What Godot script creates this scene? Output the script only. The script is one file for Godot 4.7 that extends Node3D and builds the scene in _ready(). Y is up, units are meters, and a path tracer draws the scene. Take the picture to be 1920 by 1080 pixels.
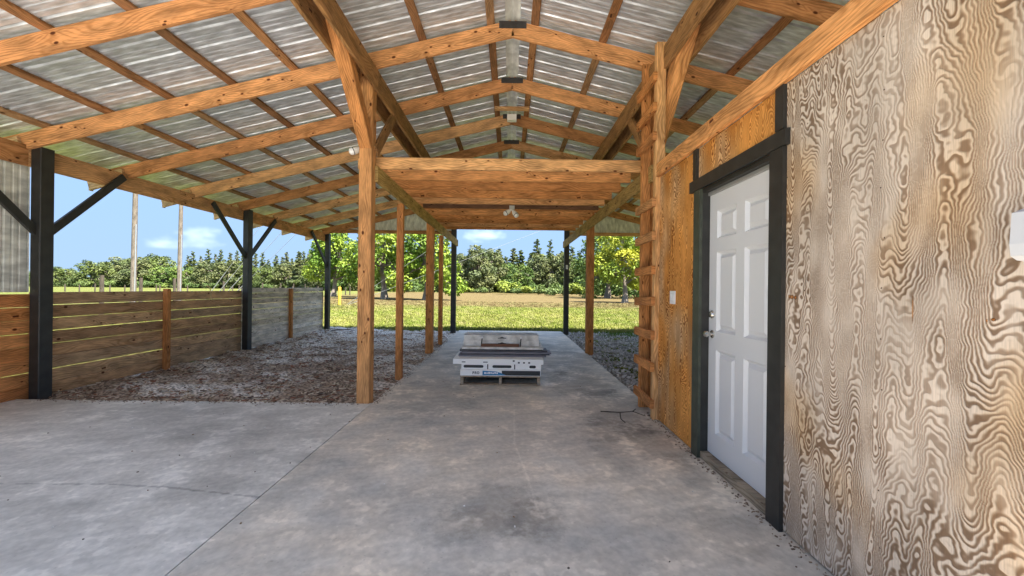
extends Node3D

var rng := RandomNumberGenerator.new()
var M := {}
var taken := {}
var barn: Node3D
const SL := 0.2425          # roof rise per metre
const RY := 4.245           # height of the rafters' centre line at the ridge
const BENTS := [0.92, 4.58, 8.24, 11.90]
const BAY := 1.2192

# ------------------------------------------------------------------ helpers
func numbered(called: String) -> String:
	var n: int = taken.get(called, 0)
	taken[called] = n + 1
	return called if n == 0 else "%s_%03d" % [called, n]

func tag(o: Node, label := "", category := "", group := "", kind := "") -> Node:
	if label: o.set_meta("label", label)
	if category: o.set_meta("category", category)
	if group: o.set_meta("group", group)
	if kind: o.set_meta("kind", kind)
	return o

func thing(called: String, at: Vector3, label: String, category: String, group := "") -> Node3D:
	var o := Node3D.new()
	o.name = numbered(called)
	add_child(o)
	o.position = at
	tag(o, label, category, group)
	return o

func inst(called: String, mesh: Mesh, mat: Material, parent: Node = null) -> MeshInstance3D:
	var o := MeshInstance3D.new()
	o.mesh = mesh
	if mat: o.material_override = mat
	if parent == null:
		o.name = numbered(called)
		add_child(o)
	else:
		o.name = called
		parent.add_child(o, true)
	return o

# a collector of flat faces: points are given counter-clockwise as seen from outside
class Faces:
	var v := PackedVector3Array()
	var n := PackedVector3Array()
	var t := PackedVector2Array()
	var c := PackedColorArray()
	func tri(a: Vector3, b: Vector3, d: Vector3, ua := Vector2.ZERO, ub := Vector2.ZERO, ud := Vector2.ZERO, col := Color.WHITE) -> void:
		var nn := (b - a).cross(d - a).normalized()
		v.append_array([a, d, b])
		n.append_array([nn, nn, nn])
		t.append_array([ua, ud, ub])
		c.append_array([col, col, col])
	func quad(a: Vector3, b: Vector3, d: Vector3, e: Vector3, ua := Vector2.ZERO, ub := Vector2.ZERO, ud := Vector2.ZERO, ue := Vector2.ZERO, col := Color.WHITE) -> void:
		tri(a, b, d, ua, ub, ud, col)
		tri(a, d, e, ua, ud, ue, col)
	func box(lo: Vector3, hi: Vector3, off := Vector2.ZERO, col := Color.WHITE) -> void:
		var p := func(x, y, z): return Vector3(hi.x if x else lo.x, hi.y if y else lo.y, hi.z if z else lo.z)
		var f := [[[1,0,1],[1,0,0],[1,1,0],[1,1,1],0],[[0,0,0],[0,0,1],[0,1,1],[0,1,0],0],[[0,1,1],[1,1,1],[1,1,0],[0,1,0],1],[[0,0,0],[1,0,0],[1,0,1],[0,0,1],1],[[0,0,1],[1,0,1],[1,1,1],[0,1,1],2],[[1,0,0],[0,0,0],[0,1,0],[1,1,0],2]]
		for q in f:
			var P := []
			var U := []
			for k in 4:
				var w: Vector3 = p.call(q[k][0], q[k][1], q[k][2])
				P.append(w)
				U.append((Vector2(w.z, w.y) if q[4] == 0 else Vector2(w.x, w.z) if q[4] == 1 else Vector2(w.x, w.y)) + off)
			quad(P[0], P[1], P[2], P[3], U[0], U[1], U[2], U[3], col)
	func mesh() -> ArrayMesh:
		var a := []
		a.resize(Mesh.ARRAY_MAX)
		a[Mesh.ARRAY_VERTEX] = v
		a[Mesh.ARRAY_NORMAL] = n
		a[Mesh.ARRAY_TEX_UV] = t
		a[Mesh.ARRAY_TEX_UV2] = t
		a[Mesh.ARRAY_COLOR] = c
		var m := ArrayMesh.new()
		m.add_surface_from_arrays(Mesh.PRIMITIVE_TRIANGLES, a)
		return m

func P(x: float, y: float, d: float) -> Vector3:
	return Vector3(x, y, -d)

# a chamfered timber of length l along local x, h high (y), w wide (z)
func timber(l: float, w: float, h: float, c := 0.005) -> ArrayMesh:
	var f := Faces.new()
	var off := Vector2(rng.randf() * 2.4, rng.randf() * 0.8)
	var y := h / 2
	var z := w / 2
	c = minf(c, minf(w, h) * 0.2)
	var ring := [Vector2(-z + c, -y), Vector2(z - c, -y), Vector2(z, -y + c), Vector2(z, y - c), Vector2(z - c, y), Vector2(-z + c, y), Vector2(-z, y - c), Vector2(-z, -y + c)]
	var run := 0.0
	for k in 8:
		var a: Vector2 = ring[k]
		var b: Vector2 = ring[(k + 1) % 8]
		var s := a.distance_to(b)
		f.quad(Vector3(0, a.y, a.x), Vector3(l, a.y, a.x), Vector3(l, b.y, b.x), Vector3(0, b.y, b.x), off + Vector2(0, run), off + Vector2(l, run), off + Vector2(l, run + s), off + Vector2(0, run + s))
		run += s
	for k in range(1, 7):
		var a: Vector2 = ring[0]
		var b: Vector2 = ring[k]
		var d: Vector2 = ring[k + 1]
		f.tri(Vector3(0, a.y, a.x), Vector3(0, b.y, b.x), Vector3(0, d.y, d.x), a, b, d)
		f.tri(Vector3(l, a.y, a.x), Vector3(l, d.y, d.x), Vector3(l, b.y, b.x), a, d, b)
	return f.mesh()

# a timber from a to b; w is its width across, h its height towards up
func beam(parent: Node, called: String, a: Vector3, b: Vector3, w: float, h: float, mat, up := Vector3.UP, c := 0.005) -> MeshInstance3D:
	var d := b - a
	var x := d.normalized()
	var z := x.cross(up).normalized()
	var y := z.cross(x)
	if mat is Array: mat = mat[rng.randi() % mat.size()]
	var o := inst(called, timber(d.length(), w, h, c), mat, parent)
	o.transform = Transform3D(Basis(x, y, z), a)
	return o

func box(parent: Node, called: String, lo: Vector3, hi: Vector3, mat, off := Vector2.ZERO) -> MeshInstance3D:
	var f := Faces.new()
	var mid := (lo + hi) / 2
	if mat is Array: mat = mat[rng.randi() % mat.size()]
	f.box((lo - hi) / 2, (hi - lo) / 2, off + Vector2(mid.z + mid.x, mid.y))
	var o := inst(called, f.mesh(), mat, parent)
	o.position = mid
	return o

# a round bar through the points, radius per point
func tube(pts: Array, radii: Array, sides := 8, col := Color.WHITE, f: Faces = null) -> Faces:
	if f == null: f = Faces.new()
	var rings := []
	for k in pts.size():
		var d: Vector3 = (pts[mini(k + 1, pts.size() - 1)] - pts[maxi(k - 1, 0)]).normalized()
		var u := d.cross(Vector3(0.31, 0.2, 0.93) if absf(d.y) > 0.9 else Vector3.UP).normalized()
		var w := d.cross(u)
		var ring := []
		for j in sides:
			var a := TAU * j / sides
			ring.append(pts[k] + (u * cos(a) + w * sin(a)) * radii[k])
		rings.append(ring)
	var run := 0.0
	for k in pts.size() - 1:
		var l: float = pts[k].distance_to(pts[k + 1])
		for j in sides:
			var i := (j + 1) % sides
			var ux: float = TAU * radii[k] * j / sides
			var uy: float = TAU * radii[k] * (j + 1) / sides
			f.quad(rings[k][j], rings[k][i], rings[k + 1][i], rings[k + 1][j], Vector2(run, ux), Vector2(run, uy), Vector2(run + l, uy), Vector2(run + l, ux), col)
		run += l
	for j in range(1, sides - 1):
		f.tri(rings[0][0], rings[0][j + 1], rings[0][j], Vector2.ZERO, Vector2.ZERO, Vector2.ZERO, col)
		var e: Array = rings[-1]
		f.tri(e[0], e[j], e[j + 1], Vector2.ZERO, Vector2.ZERO, Vector2.ZERO, col)
	return f

func noise(freq: float, sd: int, oct := 3, type := FastNoiseLite.TYPE_SIMPLEX_SMOOTH) -> FastNoiseLite:
	var n := FastNoiseLite.new()
	n.noise_type = type
	n.frequency = freq
	n.seed = sd
	n.fractal_octaves = oct
	if oct == 1: n.fractal_type = FastNoiseLite.FRACTAL_NONE
	return n

func lin(r: float, g: float, b: float) -> Color:
	return Color(r, g, b).linear_to_srgb()

func mat(col: Color, rough := 0.8, metal := 0.0) -> StandardMaterial3D:
	var m := StandardMaterial3D.new()
	m.albedo_color = col
	m.roughness = rough
	m.metallic = metal
	return m

func tex_of(w: int, h: int, data: PackedByteArray) -> ImageTexture:
	return ImageTexture.create_from_image(Image.create_from_data(w, h, false, Image.FORMAT_RGB8, data))

func normal_of(w: int, h: int, heights: PackedByteArray, strength: float) -> ImageTexture:
	var im := Image.create_from_data(w, h, false, Image.FORMAT_L8, heights)
	im.convert(Image.FORMAT_RGBA8)
	im.bump_map_to_normal_map(strength)
	return ImageTexture.create_from_image(im)

# ------------------------------------------------------------------ textures
# sawn softwood: 2.4 m along u, 0.8 m across v
func lumber_texture() -> Array:
	var w := 768
	var h := 512
	var lo := noise(1.0, 11, 2)
	var fine := noise(1.0, 12, 2)
	var blot := noise(1.0, 13, 3)
	var data := PackedByteArray()
	data.resize(w * h * 3)
	var hs := PackedByteArray()
	hs.resize(w * h)
	var r := RandomNumberGenerator.new()
	r.seed = 5
	var knots := []
	for k in 22: knots.append([r.randf() * 2.4, r.randf() * 0.8, r.randf_range(0.007, 0.014)])
	for j in h:
		var v := 0.8 * j / h
		for i in w:
			var a := TAU * i / w
			var cx := cos(a) * 0.382
			var cy := sin(a) * 0.382
			var u := 2.4 * i / w
			var warp := 0.0
			var dark := 0.0
			for kn in knots:
				var du: float = absf(u - kn[0])
				if du > 0.25: continue
				var dv: float = v - kn[1]
				var e := exp(-du * du * 260.0 - dv * dv * 1400.0)
				warp += e * 1.3 * signf(dv)
				var d2: float = (du * du * 0.35 + dv * dv) / (kn[2] * kn[2])
				dark += clampf(1.35 - d2, 0, 1)
			var n1 := lo.get_noise_3d(cx * 0.9, cy * 0.9, v * 3.2)
			var rings := 0.5 + 0.5 * sin((v * 44.0 + n1 * 5.0 + warp) * TAU)
			rings = pow(rings, 2.2)
			var f := fine.get_noise_3d(cx * 10.0, cy * 10.0, v * 190.0)
			var b := blot.get_noise_3d(cx * 2.6, cy * 2.6, v * 9.0)
			var t := clampf(0.90 - 0.13 * rings + 0.17 * f + 0.22 * b, 0, 1)
			var warm := clampf(0.5 + 0.5 * rings, 0, 1)
			var col := Color(t, t * (1.0 - 0.07 * warm), t * (1.0 - 0.16 * warm))
			col = col.lerp(Color(0.30, 0.17, 0.10), clampf(dark, 0, 1) * 0.85)
			var o := (j * w + i) * 3
			data[o] = int(col.r * 255)
			data[o + 1] = int(col.g * 255)
			data[o + 2] = int(col.b * 255)
			hs[j * w + i] = int(clampf(t, 0, 1) * 255)
	return [tex_of(w, h, data), normal_of(w, h, hs, 3.0)]

# rotary-cut plywood face with its loops of late wood: 2.44 m along u (across the grain), 2.44 m along v
func ply_texture(sd: int, pale: Color, dark: Color, gold_pale: Color, gold_dark: Color, gold: float) -> Array:
	var w := 1024
	var h := 1024
	var n0 := noise(1.0, sd, 1)
	var n1 := noise(1.0, sd + 1, 2)
	var n2 := noise(1.0, sd + 2, 1)
	var n3 := noise(1.0, sd + 3, 2)
	var n4 := noise(1.0, sd + 4, 2)
	var data := PackedByteArray()
	data.resize(w * h * 3)
	var hs := PackedByteArray()
	hs.resize(w * h)
	var rr := RandomNumberGenerator.new()
	rr.seed = sd
	var ramps := []
	for k in 15: ramps.append([k * 0.17 + rr.randf_range(-0.05, 0.05), rr.randf_range(1.6, 4.2) * (1 if k % 2 else -1), rr.randf_range(0.03, 0.07)])
	var marks := []
	if sd == 100:
		marks = [[2.147, 1.28, 0.016, 0.011, 0.8], [2.122, 1.278, 0.010, 0.010, 0.9], [2.168, 1.283, 0.008, 0.010, 0.7], [1.504, 1.25, 0.003, 0.05, 0.6], [1.253, 1.23, 0.006, 0.005, 1.0], [1.27, 1.225, 0.003, 0.004, 1.0]]
		for k in 12:
			for dd in [2.20, 2.05, 1.63, 1.06]: marks.append([dd + rr.randf_range(-0.01, 0.01), 0.08 + 0.205 * k + rr.randf_range(-0.02, 0.02), 0.0028, 0.0028, 1.0])
	for j in h:
		var y := 2.44 * j / h
		for i in w:
			var x := 2.44 * i / w
			var jag := n0.get_noise_2d(x * 26.0 + 9.0, y * 30.0) * 0.22 + n2.get_noise_2d(x * 10.0, y * 11.0) * 0.55
			var prof := 0.0
			for r in ramps: prof += r[1] * tanh((x + 0.02 * n2.get_noise_2d(3.0, y * 1.3) - r[0]) / r[2])
			var F := y * 13.5 + prof * 1.2 + n1.get_noise_2d(x * 3.5, y * 0.52) * 12.5 + n0.get_noise_2d(x * 10.0, y * 2.4) * 2.0 + jag * 1.15
			var fr := F - floorf(F)
			var band := smoothstep(0.22, 0.62, fr) * (1.0 - smoothstep(0.80, 0.98, fr))
			var patch := n4.get_noise_2d(x * 2.6, y * 1.5)
			band *= clampf(0.86 + 0.9 * n1.get_noise_2d(x * 1.3 + 70.0, y * 0.8), 0.6, 1.0) * clampf(0.88 + 0.8 * n3.get_noise_2d(x * 7.0, y * 2.6), 0.15, 1.0)
			var f := n3.get_noise_2d(x * 160.0, y * 9.0)
			var g := clampf(gold + 1.5 * n4.get_noise_2d(x * 1.7 + 20.0, y * 0.9), 0, 1)
			var col := pale.lerp(gold_pale, g).lerp(dark.lerp(gold_dark, g), clampf(band + 0.16 * f, 0, 1))
			var k := 1.0 + 0.10 * f + 0.10 * patch
			var o := (j * w + i) * 3
			data[o] = int(clampf(col.r * k, 0, 1) * 255)
			data[o + 1] = int(clampf(col.g * k, 0, 1) * 255)
			data[o + 2] = int(clampf(col.b * k, 0, 1) * 255)
			hs[j * w + i] = int(clampf(0.35 + 0.5 * band + 0.1 * f, 0, 1) * 255)
	for m in marks:
		var cx: float = fposmod((10.0 - m[0]) / 2.44, 1.0) * w
		var cy: float = (1.0 - m[1] / 2.44) * h
		var ax: float = m[2] / 2.44 * w
		var ay: float = m[3] / 2.44 * h
		for j in range(int(cy - ay * 1.6) - 1, int(cy + ay * 1.6) + 2):
			for i in range(int(cx - ax * 1.6) - 1, int(cx + ax * 1.6) + 2):
				if j < 0 or j >= h or i < 0 or i >= w: continue
				var q := Vector2((i - cx) / maxf(ax, 0.8), (j - cy) / maxf(ay, 0.8)).length() + 0.35 * n3.get_noise_2d(i * 0.9, j * 0.9)
				var k: float = (1.0 - smoothstep(0.75, 1.25, q)) * m[4]
				var rim := 1.0 - 0.6 * smoothstep(0.45, 0.95, q)
				var o := (j * w + i) * 3
				var tone := Color(0.66, 0.40, 0.18) * rim if m[2] > 0.0029 else Color(0.22, 0.16, 0.12)
				data[o] = int(lerpf(data[o], tone.r * 255, k))
				data[o + 1] = int(lerpf(data[o + 1], tone.g * 255, k))
				data[o + 2] = int(lerpf(data[o + 2], tone.b * 255, k))
	return [tex_of(w, h, data), normal_of(w, h, hs, 2.5)]

# power-floated concrete with stains, scuffs and one hairline crack: X from -6 to 2 along u, D from -1 to 15 along v
func concrete_texture() -> Array:
	var w := 1024
	var h := 2048
	var big := noise(1.0, 21, 3)
	var mid := noise(1.0, 22, 3)
	var small := noise(1.0, 23, 2)
	var speck := noise(1.0, 24, 1)
	var data := PackedByteArray()
	data.resize(w * h * 3)
	var rough := PackedByteArray()
	rough.resize(w * h * 3)
	# stains: X, D, radius across, radius along, strength (negative is a pale scuff)
	var stains := [[-0.05, 2.40, 0.30, 0.26, 0.24], [-0.2, 2.2, 0.26, 0.16, 0.16], [0.16, 2.3, 0.16, 0.2, 0.24], [1.15, 4.5, 0.40, 0.7, 0.30], [1.0, 5.6, 0.45, 0.7, 0.30], [1.25, 3.45, 0.24, 0.45, 0.30], [1.0, 3.75, 0.3, 0.3, 0.22], [1.3, 2.9, 0.12, 0.3, 0.2], [0.85, 3.3, 0.14, 0.4, 0.2], [1.2, 2.2, 0.18, 0.25, 0.2], [-0.9, 4.9, 0.5, 0.8, 0.22], [0.6, 8.0, 0.8, 1.6, 0.2], [-0.6, 7.4, 0.7, 1.0, 0.2], [-2.0, 2.6, 0.25, 0.2, 0.18], [-1.9, 3.05, 0.5, 0.14, 0.16], [-2.6, 3.5, 0.5, 0.2, 0.16], [-2.8, 2.3, 0.35, 0.15, 0.15], [-3.6, 4.1, 0.7, 0.22, 0.15], [-1.3, 2.25, 0.16, 0.12, -0.16], [-0.75, 2.9, 0.2, 0.25, -0.16], [-1.25, 2.5, 0.12, 0.2, -0.16], [0.3, 3.0, 0.2, 0.3, -0.12], [0.5, 2.5, 0.35, 0.25, -0.10], [-1.9, 2.1, 0.4, 0.3, -0.08], [-0.35, 2.1, 0.4, 0.2, -0.09], [-3.2, 3.0, 0.6, 0.3, -0.07]]
	var cracks := [[[-3.4, 2.62], [-2.6, 2.63], [-2.2, 2.60], [-1.9, 2.55], [-1.54, 2.49]], [[0.06, 4.6], [0.05, 3.4], [0.12, 2.9], [0.18, 2.35]]]
	for j in h:
		var d := -1.0 + 16.0 * j / h
		var near_stains := []
		for s in stains:
			if absf(d - s[1]) < s[3] * 1.7: near_stains.append(s)
		for i in w:
			var x := -6.0 + 8.0 * i / w
			var b := big.get_noise_2d(x * 0.55, d * 0.55)
			var m := mid.get_noise_2d(x * 2.1, d * 2.1)
			var s := small.get_noise_2d(x * 11.0, d * 11.0)
			var p := speck.get_noise_2d(x * 46.0, d * 46.0)
			var k2 := small.get_noise_2d(x * 2.2 + d * 1.2, d * 7.0 - x * 2.0)
			var t := 0.795 + 0.075 * b + 0.045 * m + 0.016 * s + 0.012 * p + 0.05 * k2
			if m + s * 0.6 > 0.42: t += 0.05
			for st in near_stains:
				var q: float = (x - st[0]) * (x - st[0]) / (st[2] * st[2]) + (d - st[1]) * (d - st[1]) / (st[3] * st[3])
				if q > 3.0: continue
				t -= st[4] * 0.33 * (1.0 - smoothstep(0.35, 1.5, q + 0.9 * m + 0.7 * s + 0.25 * p))
			if p > 0.86: t -= 0.10
			if p < -0.9: t += 0.09
			if x < -1.53: t += 0.03
			for c in cracks.size():
				for k in cracks[c].size() - 1:
					var a: Array = cracks[c][k]
					var e: Array = cracks[c][k + 1]
					if x < minf(a[0], e[0]) - 0.05 or x > maxf(a[0], e[0]) + 0.05 or d < minf(a[1], e[1]) - 0.05 or d > maxf(a[1], e[1]) + 0.05: continue
					var ab := Vector2(e[0] - a[0], e[1] - a[1])
					var ap := Vector2(x - a[0], d - a[1])
					var away := (ap - ab * clampf(ap.dot(ab) / ab.length_squared(), 0, 1)).length() + 0.012 * s
					if away < 0.007: t += -0.13 if c == 0 else 0.05
			var warm := 0.012 + 0.02 * clampf(m + b, -1, 1) if x > -1.53 else -0.006
			var o := (j * w + i) * 3
			data[o] = int(clampf(t + warm, 0, 1) * 255)
			data[o + 1] = int(clampf(t, 0, 1) * 255)
			data[o + 2] = int(clampf(t - warm * 1.2, 0, 1) * 255)
			var rr := int(clampf(0.62 - 0.22 * m + 0.12 * s, 0.3, 0.95) * 255)
			rough[o] = rr
			rough[o + 1] = rr
			rough[o + 2] = rr
	return [tex_of(w, h, data), tex_of(w, h, rough)]

# brightness speckle used as detail on ground, paint and metal; centred on the given level
func speckle(size: int, sd: int, amount: float, level: float, freq: float) -> ImageTexture:
	var n := noise(freq, sd, 4)
	var im := n.get_seamless_image(size, size)
	im.convert(Image.FORMAT_L8)
	var src := im.get_data()
	var data := PackedByteArray()
	data.resize(size * size * 3)
	for i in size * size:
		var t := clampf(level + amount * (src[i] / 255.0 - 0.5) * 2.0, 0, 1)
		data[i * 3] = int(t * 255)
		data[i * 3 + 1] = int(t * 255)
		data[i * 3 + 2] = int(t * 255)
	return tex_of(size, size, data)

func wood(tex: Array, col: Color, rough := 0.8, bump := 0.5) -> StandardMaterial3D:
	var m := mat(col, rough)
	m.albedo_texture = tex[0]
	m.normal_enabled = true
	m.normal_texture = tex[1]
	m.normal_scale = bump
	m.uv1_scale = Vector3(1 / 2.4, 1 / 0.8, 1)
	m.metallic_specular = 0.35
	return m

func make_materials() -> void:
	var lt := lumber_texture()
	# fresh orange pine, yellow pine, weathered olive pine, brown planks, pale grey planks
	M.pine = [wood(lt, lin(0.800, 0.420, 0.175)), wood(lt, lin(0.700, 0.340, 0.130)), wood(lt, lin(0.820, 0.500, 0.240)), wood(lt, lin(0.620, 0.300, 0.115)), wood(lt, lin(0.760, 0.440, 0.210))]
	M.rafter = [wood(lt, lin(0.760, 0.410, 0.190)), wood(lt, lin(0.640, 0.330, 0.150)), wood(lt, lin(0.780, 0.490, 0.260)), wood(lt, lin(0.560, 0.290, 0.130)), wood(lt, lin(0.700, 0.420, 0.220))]
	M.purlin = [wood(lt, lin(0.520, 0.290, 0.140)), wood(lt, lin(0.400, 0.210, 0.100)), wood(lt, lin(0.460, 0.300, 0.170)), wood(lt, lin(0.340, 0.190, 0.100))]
	M.olive = [wood(lt, lin(0.543, 0.401, 0.165)), wood(lt, lin(0.472, 0.342, 0.142))]
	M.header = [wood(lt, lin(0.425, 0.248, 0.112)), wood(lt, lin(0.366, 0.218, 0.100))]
	M.post = [wood(lt, lin(0.700, 0.330, 0.120)), wood(lt, lin(0.620, 0.290, 0.110)), wood(lt, lin(0.660, 0.360, 0.160))]
	M.plank = [wood(lt, lin(0.660, 0.440, 0.260)), wood(lt, lin(0.500, 0.330, 0.200)), wood(lt, lin(0.740, 0.520, 0.320)), wood(lt, lin(0.600, 0.440, 0.290))]
	M.orange_plank = [wood(lt, lin(0.740, 0.330, 0.120)), wood(lt, lin(0.660, 0.290, 0.110)), wood(lt, lin(0.800, 0.380, 0.150))]
	M.grey_plank = [wood(lt, lin(0.930, 0.900, 0.830)), wood(lt, lin(0.700, 0.650, 0.570)), wood(lt, lin(0.960, 0.940, 0.900)), wood(lt, lin(0.800, 0.760, 0.700))]
	M.tail = [wood(lt, lin(0.732, 0.649, 0.531))]
	M.tail_wood = [wood(lt, lin(0.72, 0.55, 0.36))]
	M.dark_beam = [wood(lt, lin(0.189, 0.106, 0.071))]
	M.pallet = [wood(lt, lin(0.389, 0.342, 0.283)), wood(lt, lin(0.472, 0.413, 0.342))]
	M.pole = wood(lt, lin(0.22, 0.205, 0.19), 0.9)
	M.field_post = wood(lt, lin(0.11, 0.10, 0.09), 0.9)
	var grey := ply_texture(100, Color(0.79, 0.74, 0.685), Color(0.46, 0.38, 0.31), Color(0.80, 0.69, 0.55), Color(0.48, 0.36, 0.25), -0.1)
	var gold := ply_texture(200, Color(0.84, 0.69, 0.52), Color(0.50, 0.35, 0.22), Color(0.87, 0.62, 0.33), Color(0.55, 0.32, 0.13), 0.75)
	for k in 2:
		var t: Array = [grey, gold][k]
		var m := mat(Color.WHITE, 0.85)
		m.albedo_texture = t[0]
		m.normal_enabled = true
		m.normal_texture = t[1]
		m.normal_scale = 0.7
		m.uv1_scale = Vector3(1 / 2.44, -1 / 2.44, 1)
		m.metallic_specular = 0.3
		M[["ply_grey", "ply_gold"][k]] = m
	var ct := concrete_texture()
	var c := mat(Color(1.0, 0.972, 0.925), 1.0)
	c.albedo_texture = ct[0]
	c.roughness_texture = ct[1]
	c.uv1_scale = Vector3(1 / 8.0, 1 / 16.0, 1)
	c.metallic_specular = 0.4
	var sp := speckle(512, 31, 0.06, 0.96, 0.03)
	c.detail_enabled = true
	c.detail_blend_mode = BaseMaterial3D.BLEND_MODE_MUL
	c.detail_albedo = sp
	c.detail_uv_layer = BaseMaterial3D.DETAIL_UV_2
	c.uv2_scale = Vector3(1 / 0.9, 1 / 0.9, 1)
	M.concrete = c
	var worn := speckle(512, 33, 0.16, 0.90, 0.012)
	var galv := mat(lin(0.80, 0.85, 0.91), 0.36, 0.55)
	galv.albedo_texture = worn
	galv.uv1_scale = Vector3(1 / 1.7, 1 / 0.35, 1)
	galv.roughness_texture = speckle(512, 35, 0.35, 0.8, 0.02)
	galv.roughness = 0.62
	M.galv = galv
	var siding := mat(lin(0.84, 0.84, 0.77), 0.45)
	siding.albedo_texture = worn
	siding.uv1_scale = Vector3(1 / 0.8, 1 / 2.0, 1)
	M.siding = siding
	M.dark = mat(lin(0.030, 0.029, 0.026), 0.5)
	M.dark.albedo_texture = worn
	M.olive_paint = mat(lin(0.06, 0.07, 0.05), 0.5)
	M.olive_paint.albedo_texture = worn
	M.white = mat(lin(0.68, 0.69, 0.71), 0.38)
	M.white.albedo_texture = speckle(256, 37, 0.03, 0.97, 0.01)
	M.chrome = mat(lin(0.62, 0.60, 0.56), 0.22, 1.0)
	M.steel = mat(lin(0.045, 0.042, 0.04), 0.55, 0.4)
	M.zinc = mat(lin(0.55, 0.56, 0.57), 0.4, 0.7)
	M.plastic = mat(lin(0.80, 0.80, 0.82), 0.35)
	M.lamp = mat(lin(0.78, 0.77, 0.74), 0.3)
	M.black = mat(lin(0.02, 0.02, 0.02), 0.6)
	M.carton = mat(lin(0.86, 0.86, 0.84), 0.6)
	M.carton2 = mat(lin(0.70, 0.69, 0.65), 0.65)
	M.carton2.albedo_texture = worn
	M.carton_black = mat(lin(0.025, 0.027, 0.028), 0.5)
	M.blue = mat(lin(0.03, 0.20, 0.42), 0.5)
	M.slate = mat(lin(0.085, 0.085, 0.10), 0.6)
	M.slate.albedo_texture = worn
	M.slate_pale = mat(lin(0.17, 0.17, 0.20), 0.6)
	M.brown_strip = mat(lin(0.15, 0.07, 0.04), 0.8)
	M.wire = mat(lin(0.30, 0.31, 0.31), 0.5)
	M.line = mat(lin(0.10, 0.11, 0.12), 0.6)
	M.yellow = mat(lin(0.75, 0.48, 0.05), 0.5)
	M.rope = mat(lin(0.62, 0.50, 0.26), 0.9)
	M.bark = mat(lin(0.20, 0.17, 0.14), 0.95)
	M.bark.vertex_color_use_as_albedo = false
	M.twig = mat(lin(0.05, 0.04, 0.033), 0.9)
	var leaf := mat(Color.WHITE, 0.6)
	leaf.vertex_color_use_as_albedo = true
	leaf.backlight_enabled = true
	leaf.backlight = Color(0.45, 0.5, 0.25)
	leaf.metallic_specular = 0.3
	M.leaf = leaf
	var g := mat(Color.WHITE, 0.95)
	g.vertex_color_use_as_albedo = true
	g.albedo_texture = speckle(512, 41, 0.35, 0.78, 0.035)
	g.uv1_scale = Vector3(1 / 2.7, 1 / 2.7, 1)
	g.metallic_specular = 0.1
	M.ground = g
	var grass := mat(Color.WHITE, 0.8)
	grass.vertex_color_use_as_albedo = true
	grass.backlight_enabled = true
	grass.backlight = Color(0.4, 0.45, 0.2)
	grass.metallic_specular = 0.15
	M.grass = grass
	var dirt := mat(Color.WHITE, 0.95)
	dirt.vertex_color_use_as_albedo = true
	dirt.albedo_texture = speckle(512, 43, 0.45, 0.84, 0.04)
	dirt.uv1_scale = Vector3(1 / 1.1, 1 / 1.1, 1)
	dirt.metallic_specular = 0.1
	M.dirt = dirt
	M.chip = mat(Color.WHITE, 0.9)
	M.chip.vertex_color_use_as_albedo = true

# ------------------------------------------------------------------ camera, sky and sun
func make_view() -> void:
	var cam := Camera3D.new()
	cam.name = "camera"
	add_child(cam)
	cam.position = Vector3(0, 1.31, 0)
	cam.rotation_degrees = Vector3(0, 0, 0.65)
	cam.near = 0.05
	cam.far = 900.0
	cam.set_frustum(1080.0 / 757.0 * 0.05, Vector2(4.0 / 757.0 * 0.05, 0.0), 0.05, 900.0)
	cam.current = true
	var sun := DirectionalLight3D.new()
	sun.name = "sun"
	add_child(sun)
	var el := deg_to_rad(63.0)
	var az := deg_to_rad(55.0)   # from straight behind the camera towards the right
	var from := Vector3(cos(el) * sin(az), sin(el), cos(el) * cos(az))
	sun.look_at_from_position(from * 50.0, Vector3.ZERO, Vector3.UP)
	sun.light_energy = 1.6
	sun.light_color = Color(1.0, 0.97, 0.925)
	sun.light_angular_distance = 0.6
	sun.shadow_enabled = true
	var sky := ProceduralSkyMaterial.new()
	sky.sky_top_color = Color(0.42, 0.54, 0.71)
	sky.sky_horizon_color = Color(0.45, 0.535, 0.625)
	sky.sky_curve = 0.14
	sky.ground_horizon_color = Color(0.60, 0.62, 0.55)
	sky.ground_bottom_color = Color(0.35, 0.36, 0.30)
	sky.sun_angle_max = 1.0
	sky.sky_energy_multiplier = 0.80
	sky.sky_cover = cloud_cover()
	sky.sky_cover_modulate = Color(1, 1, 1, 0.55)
	var env := Environment.new()
	env.background_mode = Environment.BG_SKY
	env.sky = Sky.new()
	env.sky.sky_material = sky
	env.tonemap_mode = Environment.TONE_MAPPER_LINEAR
	env.tonemap_exposure = 4.75
	env.sdfgi_enabled = true
	env.ssao_enabled = true
	env.ssil_enabled = true
	var we := WorldEnvironment.new()
	we.name = "environment"
	we.environment = env
	add_child(we)

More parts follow.
